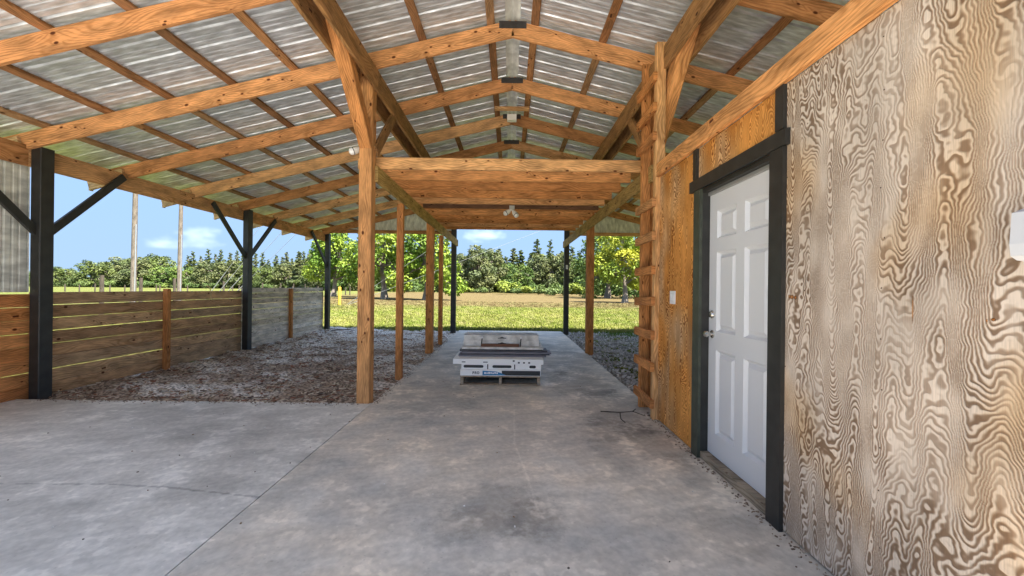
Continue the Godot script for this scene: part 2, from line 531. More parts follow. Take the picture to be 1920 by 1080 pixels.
# faint low clouds; larger bright ones added out of view to brighten the interior
func cloud_cover() -> ImageTexture:
	var w := 2048
	var h := 1024
	var im := Image.create(w, h, false, Image.FORMAT_RGBA8)
	im.fill(Color(1, 1, 1, 0))
	var r := RandomNumberGenerator.new()
	r.seed = 77
	var n := noise(1.0, 61, 4)
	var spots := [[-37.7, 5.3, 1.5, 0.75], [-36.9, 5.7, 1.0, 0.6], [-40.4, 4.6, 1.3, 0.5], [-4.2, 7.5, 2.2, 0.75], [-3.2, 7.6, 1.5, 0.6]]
	for k in 90:  # added clouds, kept clear of the visible sky, raising the light indoors
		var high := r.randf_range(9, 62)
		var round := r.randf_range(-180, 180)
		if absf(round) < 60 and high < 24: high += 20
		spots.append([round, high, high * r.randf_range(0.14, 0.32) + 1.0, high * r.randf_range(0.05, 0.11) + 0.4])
	for s in spots:
		var cx: float = s[0] / 360.0 * w
		var cy: float = (0.5 - s[1] / 180.0) * h
		var rx: float = s[2] / 360.0 * w * 1.6
		var ry: float = s[3] / 180.0 * h * 1.7
		var thick := clampf(s[1] / 22.0, 0.3, 1.0)   # low clouds faded; high unseen ones keep full strength for their light
		for j in range(int(cy - ry), int(cy + ry)):
			for i in range(int(cx - rx), int(cx + rx)):
				var q := Vector2((i - cx) / rx, (j - cy) / ry).length()
				var a := clampf((1.0 - q) * 0.9 + 0.55 * n.get_noise_2d(i * 0.06, j * 0.14) - 0.12, 0, 1)
				if a > 0:
					var ii := posmod(i, w)
					im.set_pixel(ii, j, Color(1, 1, 1, maxf(im.get_pixel(ii, j).a, a * thick)))
	return ImageTexture.create_from_image(im)

# ------------------------------------------------------------------ ground
func grass_tone(x: float, d: float, n: FastNoiseLite) -> Color:
	var a := n.get_noise_2d(x * 0.5, d * 0.5)
	var b := n.get_noise_2d(x * 2.4 + 50, d * 2.4)
	var green := Color(0.15, 0.19, 0.036).lerp(Color(0.23, 0.235, 0.062), clampf(0.5 + b, 0, 1))
	var tan := Color(0.195, 0.147, 0.074).lerp(Color(0.175, 0.14, 0.064), clampf(0.5 + b, 0, 1))
	var field := Color(0.16, 0.19, 0.05).lerp(Color(0.20, 0.21, 0.07), clampf(0.5 + b, 0, 1))
	var edge := 25.5 + 0.06 * x + 4.0 * a
	var t := clampf((d - edge) / 5.0 + 0.8 * b, 0, 1)
	var far := clampf((d - 78.0) / 14.0 + b, 0, 1)
	t *= 1.0 - 0.65 * clampf((d - 100.0) / 20.0, 0, 1)
	var left := clampf((-x - 15.0 - 0.12 * d) / 6.0 + 0.7 * b, 0, 1)
	return green.lerp(tan, t).lerp(field, maxf(left, far * 0.0))

func grid_sheet(xs: Array, ds: Array, height: Callable, tone: Callable) -> ArrayMesh:
	var st := SurfaceTool.new()
	st.begin(Mesh.PRIMITIVE_TRIANGLES)
	for d in ds:
		for x in xs:
			st.set_color(tone.call(x, d))
			st.set_uv(Vector2(x, d))
			st.set_uv2(Vector2(x, d))
			st.add_vertex(Vector3(x, height.call(x, d), -d))
	var w := xs.size()
	for j in ds.size() - 1:
		for i in w - 1:
			var a := j * w + i
			st.add_index(a)
			st.add_index(a + w)
			st.add_index(a + 1)
			st.add_index(a + 1)
			st.add_index(a + w)
			st.add_index(a + w + 1)
	st.generate_normals()
	return st.commit()

func steps(a: float, b: float, s: float) -> Array:
	var n := int(round((b - a) / s))
	var out := []
	for k in n + 1: out.append(a + (b - a) * k / n)
	return out

func field_height(_x: float, d: float) -> float:
	return -0.06 + 0.02 * sin(_x * 0.21) * sin(d * 0.17)

func make_ground() -> void:
	var n := noise(0.09, 71, 3)
	var xs := [-500.0, -300.0, -180.0] + steps(-130, 70, 2.0) + [120.0, 300.0, 500.0]
	var ds := [-300.0, -120.0, -60.0, -30.0] + steps(-20, 10, 2.0) + steps(11, 60, 1.0) + steps(63, 160, 3.0) + [200.0, 300.0, 600.0]
	var o := inst("grass_field", grid_sheet(xs, ds, field_height, func(x, d): return grass_tone(x, d, n)), M.ground)
	tag(o, "mown grass field with a dry tan strip behind the barn", "field", "", "structure")
	# slabs: their texture is laid out over X and D
	for s in [[-1.53, 1.58, -7.0, 12.36, "concrete aisle slab running under the loft"], [-5.56, -1.538, -7.0, 4.53, "pale concrete slab left of the joint"]]:
		var f := Faces.new()
		var lo := P(s[0], -0.16, s[3])
		var hi := P(s[1], 0.0, s[2])
		f.box(lo, hi)
		for k in f.t.size(): f.t[k] = Vector2(f.v[k].x + 6.0, -f.v[k].z + 1.0)
		var m := f.mesh()
		var so := inst("concrete_slab", m, M.concrete)
		tag(so, s[4], "slab", "", "structure")
	# floor under the right-hand room; unseen apron added to reflect sunlight into the barn
	var room := box(null, "room_floor", P(1.586, -0.16, 4.5), P(5.5, -0.004, -7.0), M.concrete)
	tag(room, "concrete floor under the closed plywood room", "floor", "", "structure")
	var apron := box(null, "apron", P(-11.0, -0.16, 0.3), P(-5.57, -0.01, -14.0), M.concrete)
	tag(apron, "unseen concrete apron added in front of the barn, left, to reflect sunlight inside", "pavement", "", "structure")
	apron = box(null, "apron", P(-5.56, -0.16, -7.01), P(11.0, -0.01, -14.0), M.concrete)
	tag(apron, "unseen concrete apron added in front of the barn to reflect sunlight inside", "pavement", "", "structure")
	# dirt of the left bay, gravel of the right bay
	var dn := noise(0.9, 73, 4)
	var sand := noise(0.35, 74, 3)
	var dirt_h := func(x, d): return -0.035 + 0.05 * dn.get_noise_2d(x * 1.6, d * 1.6) + 0.035 * dn.get_noise_2d(x * 5.0, d * 5.0) + 0.06 * smoothstep(8.5, 11.8, d) * smoothstep(-3.2, -5.2, x)
	var dirt_tone := func(x, d):
		var q: float = sand.get_noise_2d(x * 2.0, d * 2.6) + 0.6 * dn.get_noise_2d(x * 4.0, d * 4.0) + (d - 7.3) * 0.10
		return Color(0.46, 0.36, 0.28).lerp(Color(0.90, 0.84, 0.77), smoothstep(-0.35, 0.45, q))
	var di := inst("dirt_floor", grid_sheet(steps(-5.62, -1.535, 0.055), steps(4.535, 12.6, 0.07), dirt_h, dirt_tone), M.dirt)
	tag(di, "dark dirt and mulch floor of the left bay", "dirt", "", "structure")
	var gravel_h := func(x, d): return -0.05 + 0.035 * dn.get_noise_2d(x * 2.0, d * 2.0)
	var gravel_tone := func(x, d):
		var q: float = sand.get_noise_2d(x * 2.0, d * 2.0)
		return Color(0.34, 0.30, 0.265).lerp(Color(0.52, 0.48, 0.44), clampf(0.5 + q, 0, 1))
	var gr := inst("gravel_floor", grid_sheet(steps(1.585, 7.5, 0.1), steps(4.55, 12.5, 0.1), gravel_h, gravel_tone), M.dirt)
	tag(gr, "grey gravel floor right of the aisle slab", "gravel", "", "structure")
	# loose matter
	var chips := []
	for k in 5600:
		var x := rng.randf_range(-5.53, -1.56)
		var d := 4.56 + 7.9 * pow(rng.randf(), 1.5)
		var keep: float = dn.get_noise_2d(x * 2.0 + 30, d * 2.0)
		if keep < -0.12: continue
		var len := rng.randf_range(0.02, 0.09)
		var b := Basis(Vector3.UP, rng.randf() * TAU) * Basis(Vector3.RIGHT, rng.randf_range(-0.3, 0.3)) * Basis.from_scale(Vector3(len, rng.randf_range(0.004, 0.012), rng.randf_range(0.006, 0.02)))
		var tone: Color = [Color(0.13, 0.08, 0.055), Color(0.24, 0.15, 0.10), Color(0.42, 0.32, 0.22), Color(0.65, 0.55, 0.42), Color(0.28, 0.12, 0.07)][rng.randi() % 5]
		chips.append([Transform3D(b, Vector3(x, dirt_h.call(x, d) + 0.006, -d)), tone])
	scatter("bark_litter", chip_mesh(), M.chip, chips, "loose bark chips and straw on the dirt", "litter")
	var stones := []
	for k in 8000:
		var x := rng.randf_range(1.6, 6.2)
		var d := rng.randf_range(4.6, 12.45)
		var s := rng.randf_range(0.012, 0.035)
		var b := Basis(Vector3(rng.randf() - 0.5, rng.randf() - 0.5, rng.randf() - 0.5).normalized(), rng.randf() * TAU) * Basis.from_scale(Vector3(s * 1.4, s * 0.8, s))
		var g := rng.randf_range(0.2, 0.62)
		stones.append([Transform3D(b, Vector3(x, gravel_h.call(x, d) + s * 0.3, -d)), Color(g, g * 0.96, g * 0.92)])
	scatter("gravel_stones", pebble_mesh(), M.chip, stones, "loose grey gravel stones beside the slab", "gravel")
	# crumbs of leaf and mortar on the slabs
	var crumbs := []
	for k in 90:
		var x := rng.randf_range(-5.0, 1.45)
		var d := rng.randf_range(1.7, 4.5) if x < -1.6 else 1.7 + 8.0 * pow(rng.randf(), 1.6)
		var sz := rng.randf_range(0.003, 0.009)
		var b := Basis(Vector3.UP, rng.randf() * TAU) * Basis.from_scale(Vector3(sz * rng.randf_range(1, 2.2), 0.004, sz))
		crumbs.append([Transform3D(b, Vector3(x, 0.002, -d)), [Color(0.08, 0.06, 0.045), Color(0.75, 0.73, 0.70), Color(0.25, 0.16, 0.09)][k % 3]])
	for k in 900:       # dirt and bark kicked over the slab's edges and along the room's foot
		var sz := rng.randf_range(0.003, 0.010)
		var at := Vector3(rng.randf_range(-5.3, -1.6), 0.002, -4.53 + absf(rng.randfn()) * 0.05)
		if k % 3 == 1: at = Vector3(-1.53 + absf(rng.randfn()) * 0.04, 0.002, -rng.randf_range(4.5, 10.0))
		if k % 3 == 2: at = Vector3(1.49 - absf(rng.randfn()) * 0.035, 0.002, -rng.randf_range(1.3, 4.3))
		crumbs.append([Transform3D(Basis(Vector3.UP, rng.randf() * TAU) * Basis.from_scale(Vector3(sz * 1.8, 0.004, sz)), at), [Color(0.12, 0.08, 0.055), Color(0.22, 0.15, 0.10), Color(0.40, 0.33, 0.26)][rng.randi() % 3]])
	scatter("floor_crumbs", chip_mesh(), M.chip, crumbs, "small crumbs of bark and mortar on the concrete", "litter")
	# grass blades near the barn
	var blades := []
	var tries := 0
	while blades.size() < 52000 and tries < 200000:
		tries += 1
		var d := 12.3 + 26.0 * pow(rng.randf(), 1.25)
		var x := rng.randf_range(-0.95 * d, 0.55 * d)
		if d < 12.62 and x > -5.65 and x < 7.4 and not (d > 12.4 and absf(x) > 1.5): continue
		if x > -1.7 and x < 1.75 and d < 12.42: continue
		var tone := grass_tone(x, d, n)
		var dry := clampf((tone.r - tone.g) * 12.0, 0, 1)
		if rng.randf() < dry * 0.7: continue
		var s := rng.randf_range(0.6, 1.25) * lerpf(1.0, 1.5, clampf((d - 12.0) / 25.0, 0, 1)) * (1.5 if d < 12.9 else 1.0)
		var b := Basis(Vector3.UP, rng.randf() * TAU) * Basis.from_scale(Vector3(s, s * rng.randf_range(0.6, 1.2), s))
		var k := rng.randf_range(0.75, 1.25)
		blades.append([Transform3D(b, Vector3(x, field_height(x, d) - 0.005, -d)), Color(tone.r * k, tone.g * k, tone.b * k) if rng.randf() < 0.75 else Color(0.27 * k, 0.25 * k, 0.11 * k)])
	for k in 420:      # the tuft that grows in the gravel, and the strip along the slab's far end
		var x := 2.55 + rng.randfn() * 0.16
		var d := 5.9 + rng.randfn() * 0.22
		if k > 140:
			x = 4.0 + rng.randfn() * 0.8
			d = 11.9 + rng.randfn() * 0.4
		var s := rng.randf_range(0.7, 1.3)
		blades.append([Transform3D(Basis(Vector3.UP, rng.randf() * TAU) * Basis.from_scale(Vector3(s, s, s)), Vector3(x, gravel_h.call(x, d) - 0.005, -d)), Color(0.10, 0.18, 0.03)])
	scatter("grass", tuft_mesh(), M.grass, blades, "short sunlit grass growing behind the barn", "grass")

func scatter(called: String, mesh: Mesh, m: Material, list: Array, label: String, category: String) -> void:
	var mm := MultiMesh.new()
	mm.transform_format = MultiMesh.TRANSFORM_3D
	mm.use_colors = true
	mm.mesh = mesh
	mm.instance_count = list.size()
	for k in list.size():
		mm.set_instance_transform(k, list[k][0])
		mm.set_instance_color(k, list[k][1])
	var o := MultiMeshInstance3D.new()
	o.name = numbered(called)
	o.multimesh = mm
	o.material_override = m
	add_child(o)
	tag(o, label, category, "", "stuff")

func chip_mesh() -> ArrayMesh:
	var f := Faces.new()
	f.box(Vector3(-0.5, -0.5, -0.5), Vector3(0.5, 0.5, 0.5))
	return f.mesh()

func pebble_mesh() -> ArrayMesh:
	var f := Faces.new()
	var p := [Vector3(0, 1, 0.1), Vector3(1, 0.1, 0), Vector3(0.1, 0, 1), Vector3(-0.9, -0.1, 0.1), Vector3(0, 0.1, -1.1), Vector3(0.1, -1, 0)]
	for t in [[0, 2, 1], [0, 3, 2], [0, 4, 3], [0, 1, 4], [5, 1, 2], [5, 2, 3], [5, 3, 4], [5, 4, 1]]:
		f.tri(p[t[0]], p[t[1]], p[t[2]])
	return f.mesh()

func tuft_mesh() -> ArrayMesh:
	var f := Faces.new()
	for k in 7:
		var a := rng.randf() * TAU
		var r := Vector3(rng.randf_range(-0.06, 0.06), 0, rng.randf_range(-0.06, 0.06))
		var s := Vector3(cos(a), 0, sin(a)) * 0.007
		var lean := Vector3(rng.randf_range(-0.05, 0.05), 0, rng.randf_range(-0.05, 0.05))
		var hh := rng.randf_range(0.045, 0.085)
		var midp := r + lean * 0.35 + Vector3(0, hh * 0.6, 0)
		f.quad(r - s, r + s, midp + s * 0.8, midp - s * 0.8)
		f.tri(midp - s * 0.8, midp + s * 0.8, r + lean + Vector3(0, hh, 0))
	return f.mesh()

# ------------------------------------------------------------------ barn
func roof_y(x: float) -> float:      # top of the rafters
	return RY + 0.098 - SL * absf(x)

func ribbed(width: float, length: float, rib: float, pitch: float, minor := true) -> ArrayMesh:
	# a ribbed sheet: ribs run along local x, the profile lies along local z, relief along y
	var pts := []
	var z := 0.0
	var k := 0
	while z < width - 1e-4:
		var base := z
		pts.append(Vector2(base, 0))
		pts.append(Vector2(base + 0.009, rib))
		pts.append(Vector2(base + 0.023, rib))
		pts.append(Vector2(base + 0.032, 0))
		if minor:
			for q in [0.088, 0.150]:
				pts.append(Vector2(base + q, 0))
				pts.append(Vector2(base + q + 0.008, rib * 0.22))
				pts.append(Vector2(base + q + 0.022, rib * 0.22))
				pts.append(Vector2(base + q + 0.030, 0))
		z += pitch
		k += 1
	pts.append(Vector2(width, 0))
	var f := Faces.new()
	var off := Vector2(rng.randf() * 5.0, rng.randf() * 3.0)
	var th := 0.0012
	for i in pts.size() - 1:
		var a: Vector2 = pts[i]
		var b: Vector2 = pts[i + 1]
		if a.x >= width or b.x > width + 1e-4: break
		f.quad(Vector3(0, a.y, a.x), Vector3(length, a.y, a.x), Vector3(length, b.y, b.x), Vector3(0, b.y, b.x), off + Vector2(0, a.x), off + Vector2(length, a.x), off + Vector2(length, b.x), off + Vector2(0, b.x))
		f.quad(Vector3(0, b.y + th, b.x), Vector3(length, b.y + th, b.x), Vector3(length, a.y + th, a.x), Vector3(0, a.y + th, a.x), off + Vector2(0, b.x), off + Vector2(length, b.x), off + Vector2(length, a.x), off + Vector2(0, a.x))
	return f.mesh()

func make_barn() -> void:
	barn = thing("pole_barn", Vector3.ZERO, "open wooden pole barn with ribbed metal roof, loft joists and plywood room", "barn")
	# main posts of the aisle
	for d in BENTS:
		for s in [-1, 1]:
			if d < 1.0 and s < 0: continue
			var far: bool = d > 11.0
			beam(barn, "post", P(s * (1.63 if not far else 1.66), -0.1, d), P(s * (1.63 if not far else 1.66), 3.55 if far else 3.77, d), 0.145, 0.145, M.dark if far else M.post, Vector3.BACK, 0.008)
	for d in [5.93, 9.44]:
		beam(barn, "post", P(-1.615, -0.1, d), P(-1.615, 2.52, d), 0.092, 0.092, M.post, Vector3.BACK)
	# eave posts
	for d in BENTS:
		for s in [-1, 1]:
			beam(barn, "eave_post", P(s * 5.415, -0.15, d + 0.09), P(s * 5.415, 2.86, d + 0.09), 0.145, 0.115, M.dark, Vector3.RIGHT, 0.006)
			for e in [-1, 1]:
				if (d < 1.0 and e < 0) or (far_end(d) and e > 0): continue
				var d0: float = d + 0.09 + e * 0.05
				beam(barn, "knee_brace", P(s * 5.42, 1.88, d0), P(s * 5.42, 2.80, d0 + e * 0.93), 0.04, 0.09, M.dark, Vector3.UP)
	# eave beams and rafters with their tails
	for s in [-1, 1]:
		for k in 3:
			var a: float = [0.55, 4.58, 8.24][k]
			var b: float = [4.577, 8.237, 12.12][k]
			beam(barn, "eave_beam", P(s * 5.495, 2.75, a), P(s * 5.495, 2.75, b), 0.04, 0.235, M.rafter)
	var k := 0
	for i in 10:
		var d := 0.92 + BAY * i
		for s in [-1, 1]:
			var end := 6.02
			beam(barn, "rafter", P(s * 0.004, RY, d), P(s * end, RY - SL * end, d), 0.042, 0.186, M.rafter)
			beam(barn, "tail_plank", P(s * 5.52, RY - SL * 5.52 - 0.045, d - 0.0405), P(s * 6.018, RY - SL * 6.018 - 0.062, d - 0.0405), 0.038, 0.185, M.tail_wood)
			box(barn, "tail_board", P(s * 6.03 - 0.01, RY - SL * 6.02 - 0.150, d + 0.024), P(s * 6.03 + 0.01, RY - SL * 6.02 + 0.09, d - 0.024), M.tail)
		# steel plate over the ridge joint, with its bolts
		var pl := box(barn, "gusset_plate", P(-0.155, RY - 0.005, d - 0.0215), P(0.155, RY + 0.075, d - 0.0275), M.steel)
		for x in [-0.12, -0.04, 0.04, 0.12]:
			var bo := inst("bolt", bolt_mesh(), M.steel, pl)
			bo.position = Vector3(x, 0.0, 0.004)
	# purlins, in lengths that meet over the rafters
	for s in [-1, 1]:
		for x in [0.25, 1.02, 1.76, 2.47, 3.17, 3.87, 4.57, 5.27, 5.93]:
			for q in 3:
				var a: float = [0.55, 4.58, 8.24][q]
				var b: float = [4.575, 8.235, 12.22][q]
				var y := roof_y(x) + 0.018 / 1.0
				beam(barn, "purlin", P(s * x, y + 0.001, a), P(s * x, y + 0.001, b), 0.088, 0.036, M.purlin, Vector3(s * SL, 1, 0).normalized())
	# roof sheets: three feet wide, four ribs each
	var slope := sqrt(1 + SL * SL)
	var sheets := 13
	for s in [-1, 1]:
		for q in sheets:
			var d := 0.52 + 0.9144 * q
			var m := ribbed(0.9144, (6.10 - 0.085) * slope, 0.017, 0.2286)
			var o := inst("roof_sheet", m, M.galv, barn)
			var x := Vector3(s, -SL, 0).normalized()
			var z := Vector3(0, 0, s)
			var y := Vector3(SL * s, 1, 0).normalized()
			o.transform = Transform3D(Basis(x, y, z), P(s * 0.085, roof_y(0.085) + 0.0385 + 0.0006 * (q % 2), d if s < 0 else d + 0.9144))
	# ridge cap, a bent sheet
	for q in 4:
		var f := Faces.new()
		var a := 0.50 + 2.98 * q
		var b := a + 3.0
		var y0 := roof_y(0) + 0.072 + 0.0015 * (q % 2)
		for s in [-1, 1]:
			var p := [P(0, y0, a), P(0, y0, b), P(s * 0.19, y0 - 0.042, b), P(s * 0.19, y0 - 0.042, a)]
			if s > 0: f.quad(p[0], p[3], p[2], p[1], Vector2(0, 0), Vector2(0.2, 0), Vector2(0.2, 3), Vector2(0, 3))
			else: f.quad(p[0], p[1], p[2], p[3], Vector2(0, 0), Vector2(0, 3), Vector2(0.2, 3), Vector2(0.2, 0))
		inst("ridge_cap", f.mesh(), M.siding, barn)
	# headers along the aisle, two planks clasping the posts
	for s in [-1, 1]:
		for x in [1.538, 1.722]:
			for q in 3:
				var a: float = [0.55, 4.58, 8.24][q]
				var b: float = [4.576, 8.236, 11.97][q]
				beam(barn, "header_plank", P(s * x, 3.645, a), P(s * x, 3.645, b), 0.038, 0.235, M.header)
		for d in BENTS:
			# front brace as wide as the post, rear brace a plank on the inside
			if d > 1.0 and d < 5.0:
				beam(barn, "brace", P(s * 1.63, 2.90, d - 0.03), P(s * 1.63, 3.76, d - 0.89), 0.138, 0.138, M.pine, Vector3.UP, 0.008)
			if d < 11.0 and d > 1.0:
				beam(barn, "brace", P(s * 1.555, 2.86, d + 0.05), P(s * 1.555, 3.56, d + 0.75), 0.036, 0.135, M.header)
	# loft: ledgers and joists
	beam(barn, "ledger", P(-1.545, 2.60, 4.62), P(-1.545, 2.60, 11.80), 0.04, 0.185, M.olive[0])
	beam(barn, "ledger", P(1.545, 2.58, 4.40), P(1.545, 2.58, 11.72), 0.04, 0.185, M.olive[1])
	for i in 11:
		var d := 4.76 + 0.487 * i
		beam(barn, "joist", P(-1.80 if i == 0 else -1.66, 2.762 + 0.004 * (i % 3), d), P(1.55, 2.755 + 0.004 * ((i + 1) % 3), d), 0.04, 0.140, M.pine[[2, 0, 3, 1, 4, 3, 0, 1, 3, 4, 1][i]], Vector3.UP, 0.007)
	beam(barn, "joist", P(-1.5, 2.705, 6.92), P(1.5, 2.70, 6.92), 0.05, 0.07, M.dark_beam)
	beam(barn, "collar_tie", P(-0.27, 4.13, 6.35), P(0.27, 4.13, 6.35), 0.09, 0.038, M.rafter)
	make_gable(12.02, 1.72)
	make_board_wall()
	make_room()
	make_door()

func far_end(d: float) -> bool:
	return d > 11.0

func bolt_mesh() -> Mesh:
	var c := CylinderMesh.new()
	c.top_radius = 0.009
	c.bottom_radius = 0.009
	c.height = 0.006
	c.radial_segments = 6
	c.rings = 1
	var f := SurfaceTool.new()
	f.append_from(c, 0, Transform3D(Basis(Vector3.RIGHT, PI / 2), Vector3.ZERO))
	return f.commit()

# ribbed siding in the gable from the tie beam up to the rafters, left open over the aisle
func make_gable(d: float, inner: float) -> void:
	for s in [-1, 1]:
		beam(barn, "tie_beam", P(s * inner, 2.93, d - 0.06), P(s * 5.39, 2.93, d - 0.06), 0.04, 0.10, M.rafter)
		var x0 := inner
		while x0 < 5.35:
			var x1: float = minf(x0 + 0.9144, 5.40)
			var f := Faces.new()
			var z := x0
			while z < x1 - 0.001:
				var z1: float = minf(z + 0.2286, x1)
				var cuts := [[z, 0.0], [z + 0.012, 0.016], [z + 0.030, 0.016], [z + 0.042, 0.0], [z1, 0.0]]
				for c in 4:
					var a: Array = cuts[c]
					var b: Array = cuts[c + 1]
					if b[0] > x1 + 1e-4 or b[0] <= a[0]: continue
					var ya := roof_y(a[0]) - 0.01
					var yb := roof_y(b[0]) - 0.01
					var p := [P(s * a[0], 2.885, d + a[1]), P(s * b[0], 2.885, d + b[1]), P(s * b[0], yb, d + b[1]), P(s * a[0], ya, d + a[1])]
					var u := [Vector2(a[0], 2.9), Vector2(b[0], 2.9), Vector2(b[0], yb), Vector2(a[0], ya)]
					if s > 0: f.quad(p[0], p[1], p[2], p[3], u[0], u[1], u[2], u[3])
					else: f.quad(p[1], p[0], p[3], p[2], u[1], u[0], u[3], u[2])
				z = z1
			inst("siding_sheet", f.mesh(), M.siding, barn)
			x0 = x1

# the plank wall along the left eave
func make_board_wall() -> void:
	var wall := Node3D.new()
	wall.name = "plank_wall"
	barn.add_child(wall, true)
	for i in 4:
		var a: float = [2.78, 4.66, 6.46, 8.33][i]
		var b: float = [4.655, 6.44, 8.31, 10.12][i]
		var list := [[a, b]]
		if i == 3: list = [[8.33, 10.10], [10.12, 11.94]]
		for ab in list:
			var y := -0.03
			var count := 11 if i == 3 else 8
			for n in count:
				var h := 0.112 if i == 3 else 0.148
				var gap := 0.003
				if i in [1, 2]: gap = 0.008 if y > 0.5 else 0.004
				if i == 3: gap = 0.005
				if i == 1 and n == 1: gap = 0.008
				var set: Array = M.orange_plank if i == 0 else M.grey_plank if i == 3 else M.plank
				beam(wall, "plank", P(-5.535, y + h / 2 + rng.randf_range(-0.001, 0.001), ab[0]), P(-5.535, y + h / 2 + rng.randf_range(-0.003, 0.003), ab[1]), 0.034 + rng.randf_range(-0.005, 0.005), h, set, Vector3.UP, 0.014 if i == 3 else 0.009)
				y += h + gap
	for d in [6.45, 10.11]:
		beam(wall, "stud", P(-5.475, -0.1, d), P(-5.475, 1.235, d), 0.075, 0.075, M.post, Vector3.BACK)
	# siding above the planks in the nearest bay, one sheet after another
	for q in 2:
		var d := 2.825 + 0.9144 * q
		var o := inst("siding_sheet", ribbed(0.9144, 1.56, 0.018, 0.2286), M.siding, wall)
		o.transform = Transform3D(Basis(Vector3(0, 1, 0), Vector3(-1, 0, 0), Vector3(0, 0, 1)), P(-5.545, 1.20, d + 0.9144))
	# eave tie screw seen on the siding
	var sc := inst("bolt", bolt_mesh(), M.steel, wall)
	sc.transform = Transform3D(Basis(Vector3.UP, PI / 2), P(-5.535, 2.27, 4.35))

# the closed room on the right, sheathed in plywood
func make_room() -> void:
	var wall := Node3D.new()
	wall.name = "plywood_wall"
	barn.add_child(wall, true)
	var X0 := 1.50
	var X1 := 1.518
	# sheets: from D, to D, bottom, top
	for s in [[0.80, 1.018, 0.012, 2.44, "ply_grey", 1.4], [1.022, 2.238, 0.012, 2.44, "ply_grey", 0.0], [2.242, 3.245, 2.13, 2.44, "ply_gold", 0.3], [3.249, 4.20, 0.012, 2.44, "ply_gold", 1.1]]:
		var f := Faces.new()
		var lo := P(X0, s[2], s[1])
		var hi := P(X1, s[3], s[0])
		var mid := (lo + hi) / 2
		f.box(lo - mid, hi - mid, Vector2(mid.z + s[5] + 10.0, mid.y))
		var o := inst("plywood_sheet", f.mesh(), M[s[4]], wall)
		o.position = mid
	# studs behind the sheathing and the plate beam that caps it
	beam(wall, "plate_beam", P(1.478, 2.508, 0.60), P(1.478, 2.508, 4.06), 0.040, 0.135, M.pine[0])
	for d in [0.9, 2.05, 3.40, 4.15]:
		beam(wall, "stud", P(1.563, 0.0, d), P(1.563, 2.44, d), 0.088, 0.038, M.pine, Vector3.BACK)
	beam(wall, "sill", P(1.563, 0.006, 0.80), P(1.563, 0.006, 2.30), 0.085, 0.012, M.header)
	# the other walls and the ceiling of the room
	box(wall, "plywood_sheet", P(1.615, 0.0, 0.828), P(5.34, 2.44, 0.81), M.ply_gold)
	box(wall, "plywood_sheet", P(1.53, 0.0, 4.218), P(5.34, 2.44, 4.20), M.ply_gold)
	box(wall, "plywood_sheet", P(5.34, 0.0, 4.218), P(5.358, 2.44, 0.81), M.ply_gold)
	box(wall, "ceiling_sheet", P(1.615, 2.442, 4.20), P(5.34, 2.46, 0.83), M.ply_gold)
	# black battens over the sheet joints
	box(wall, "batten", P(1.478, 2.20, 2.268), P(1.4995, 2.442, 2.20), M.dark)
	box(wall, "batten", P(1.478, 2.20, 3.285), P(1.4995, 2.442, 3.225), M.dark)

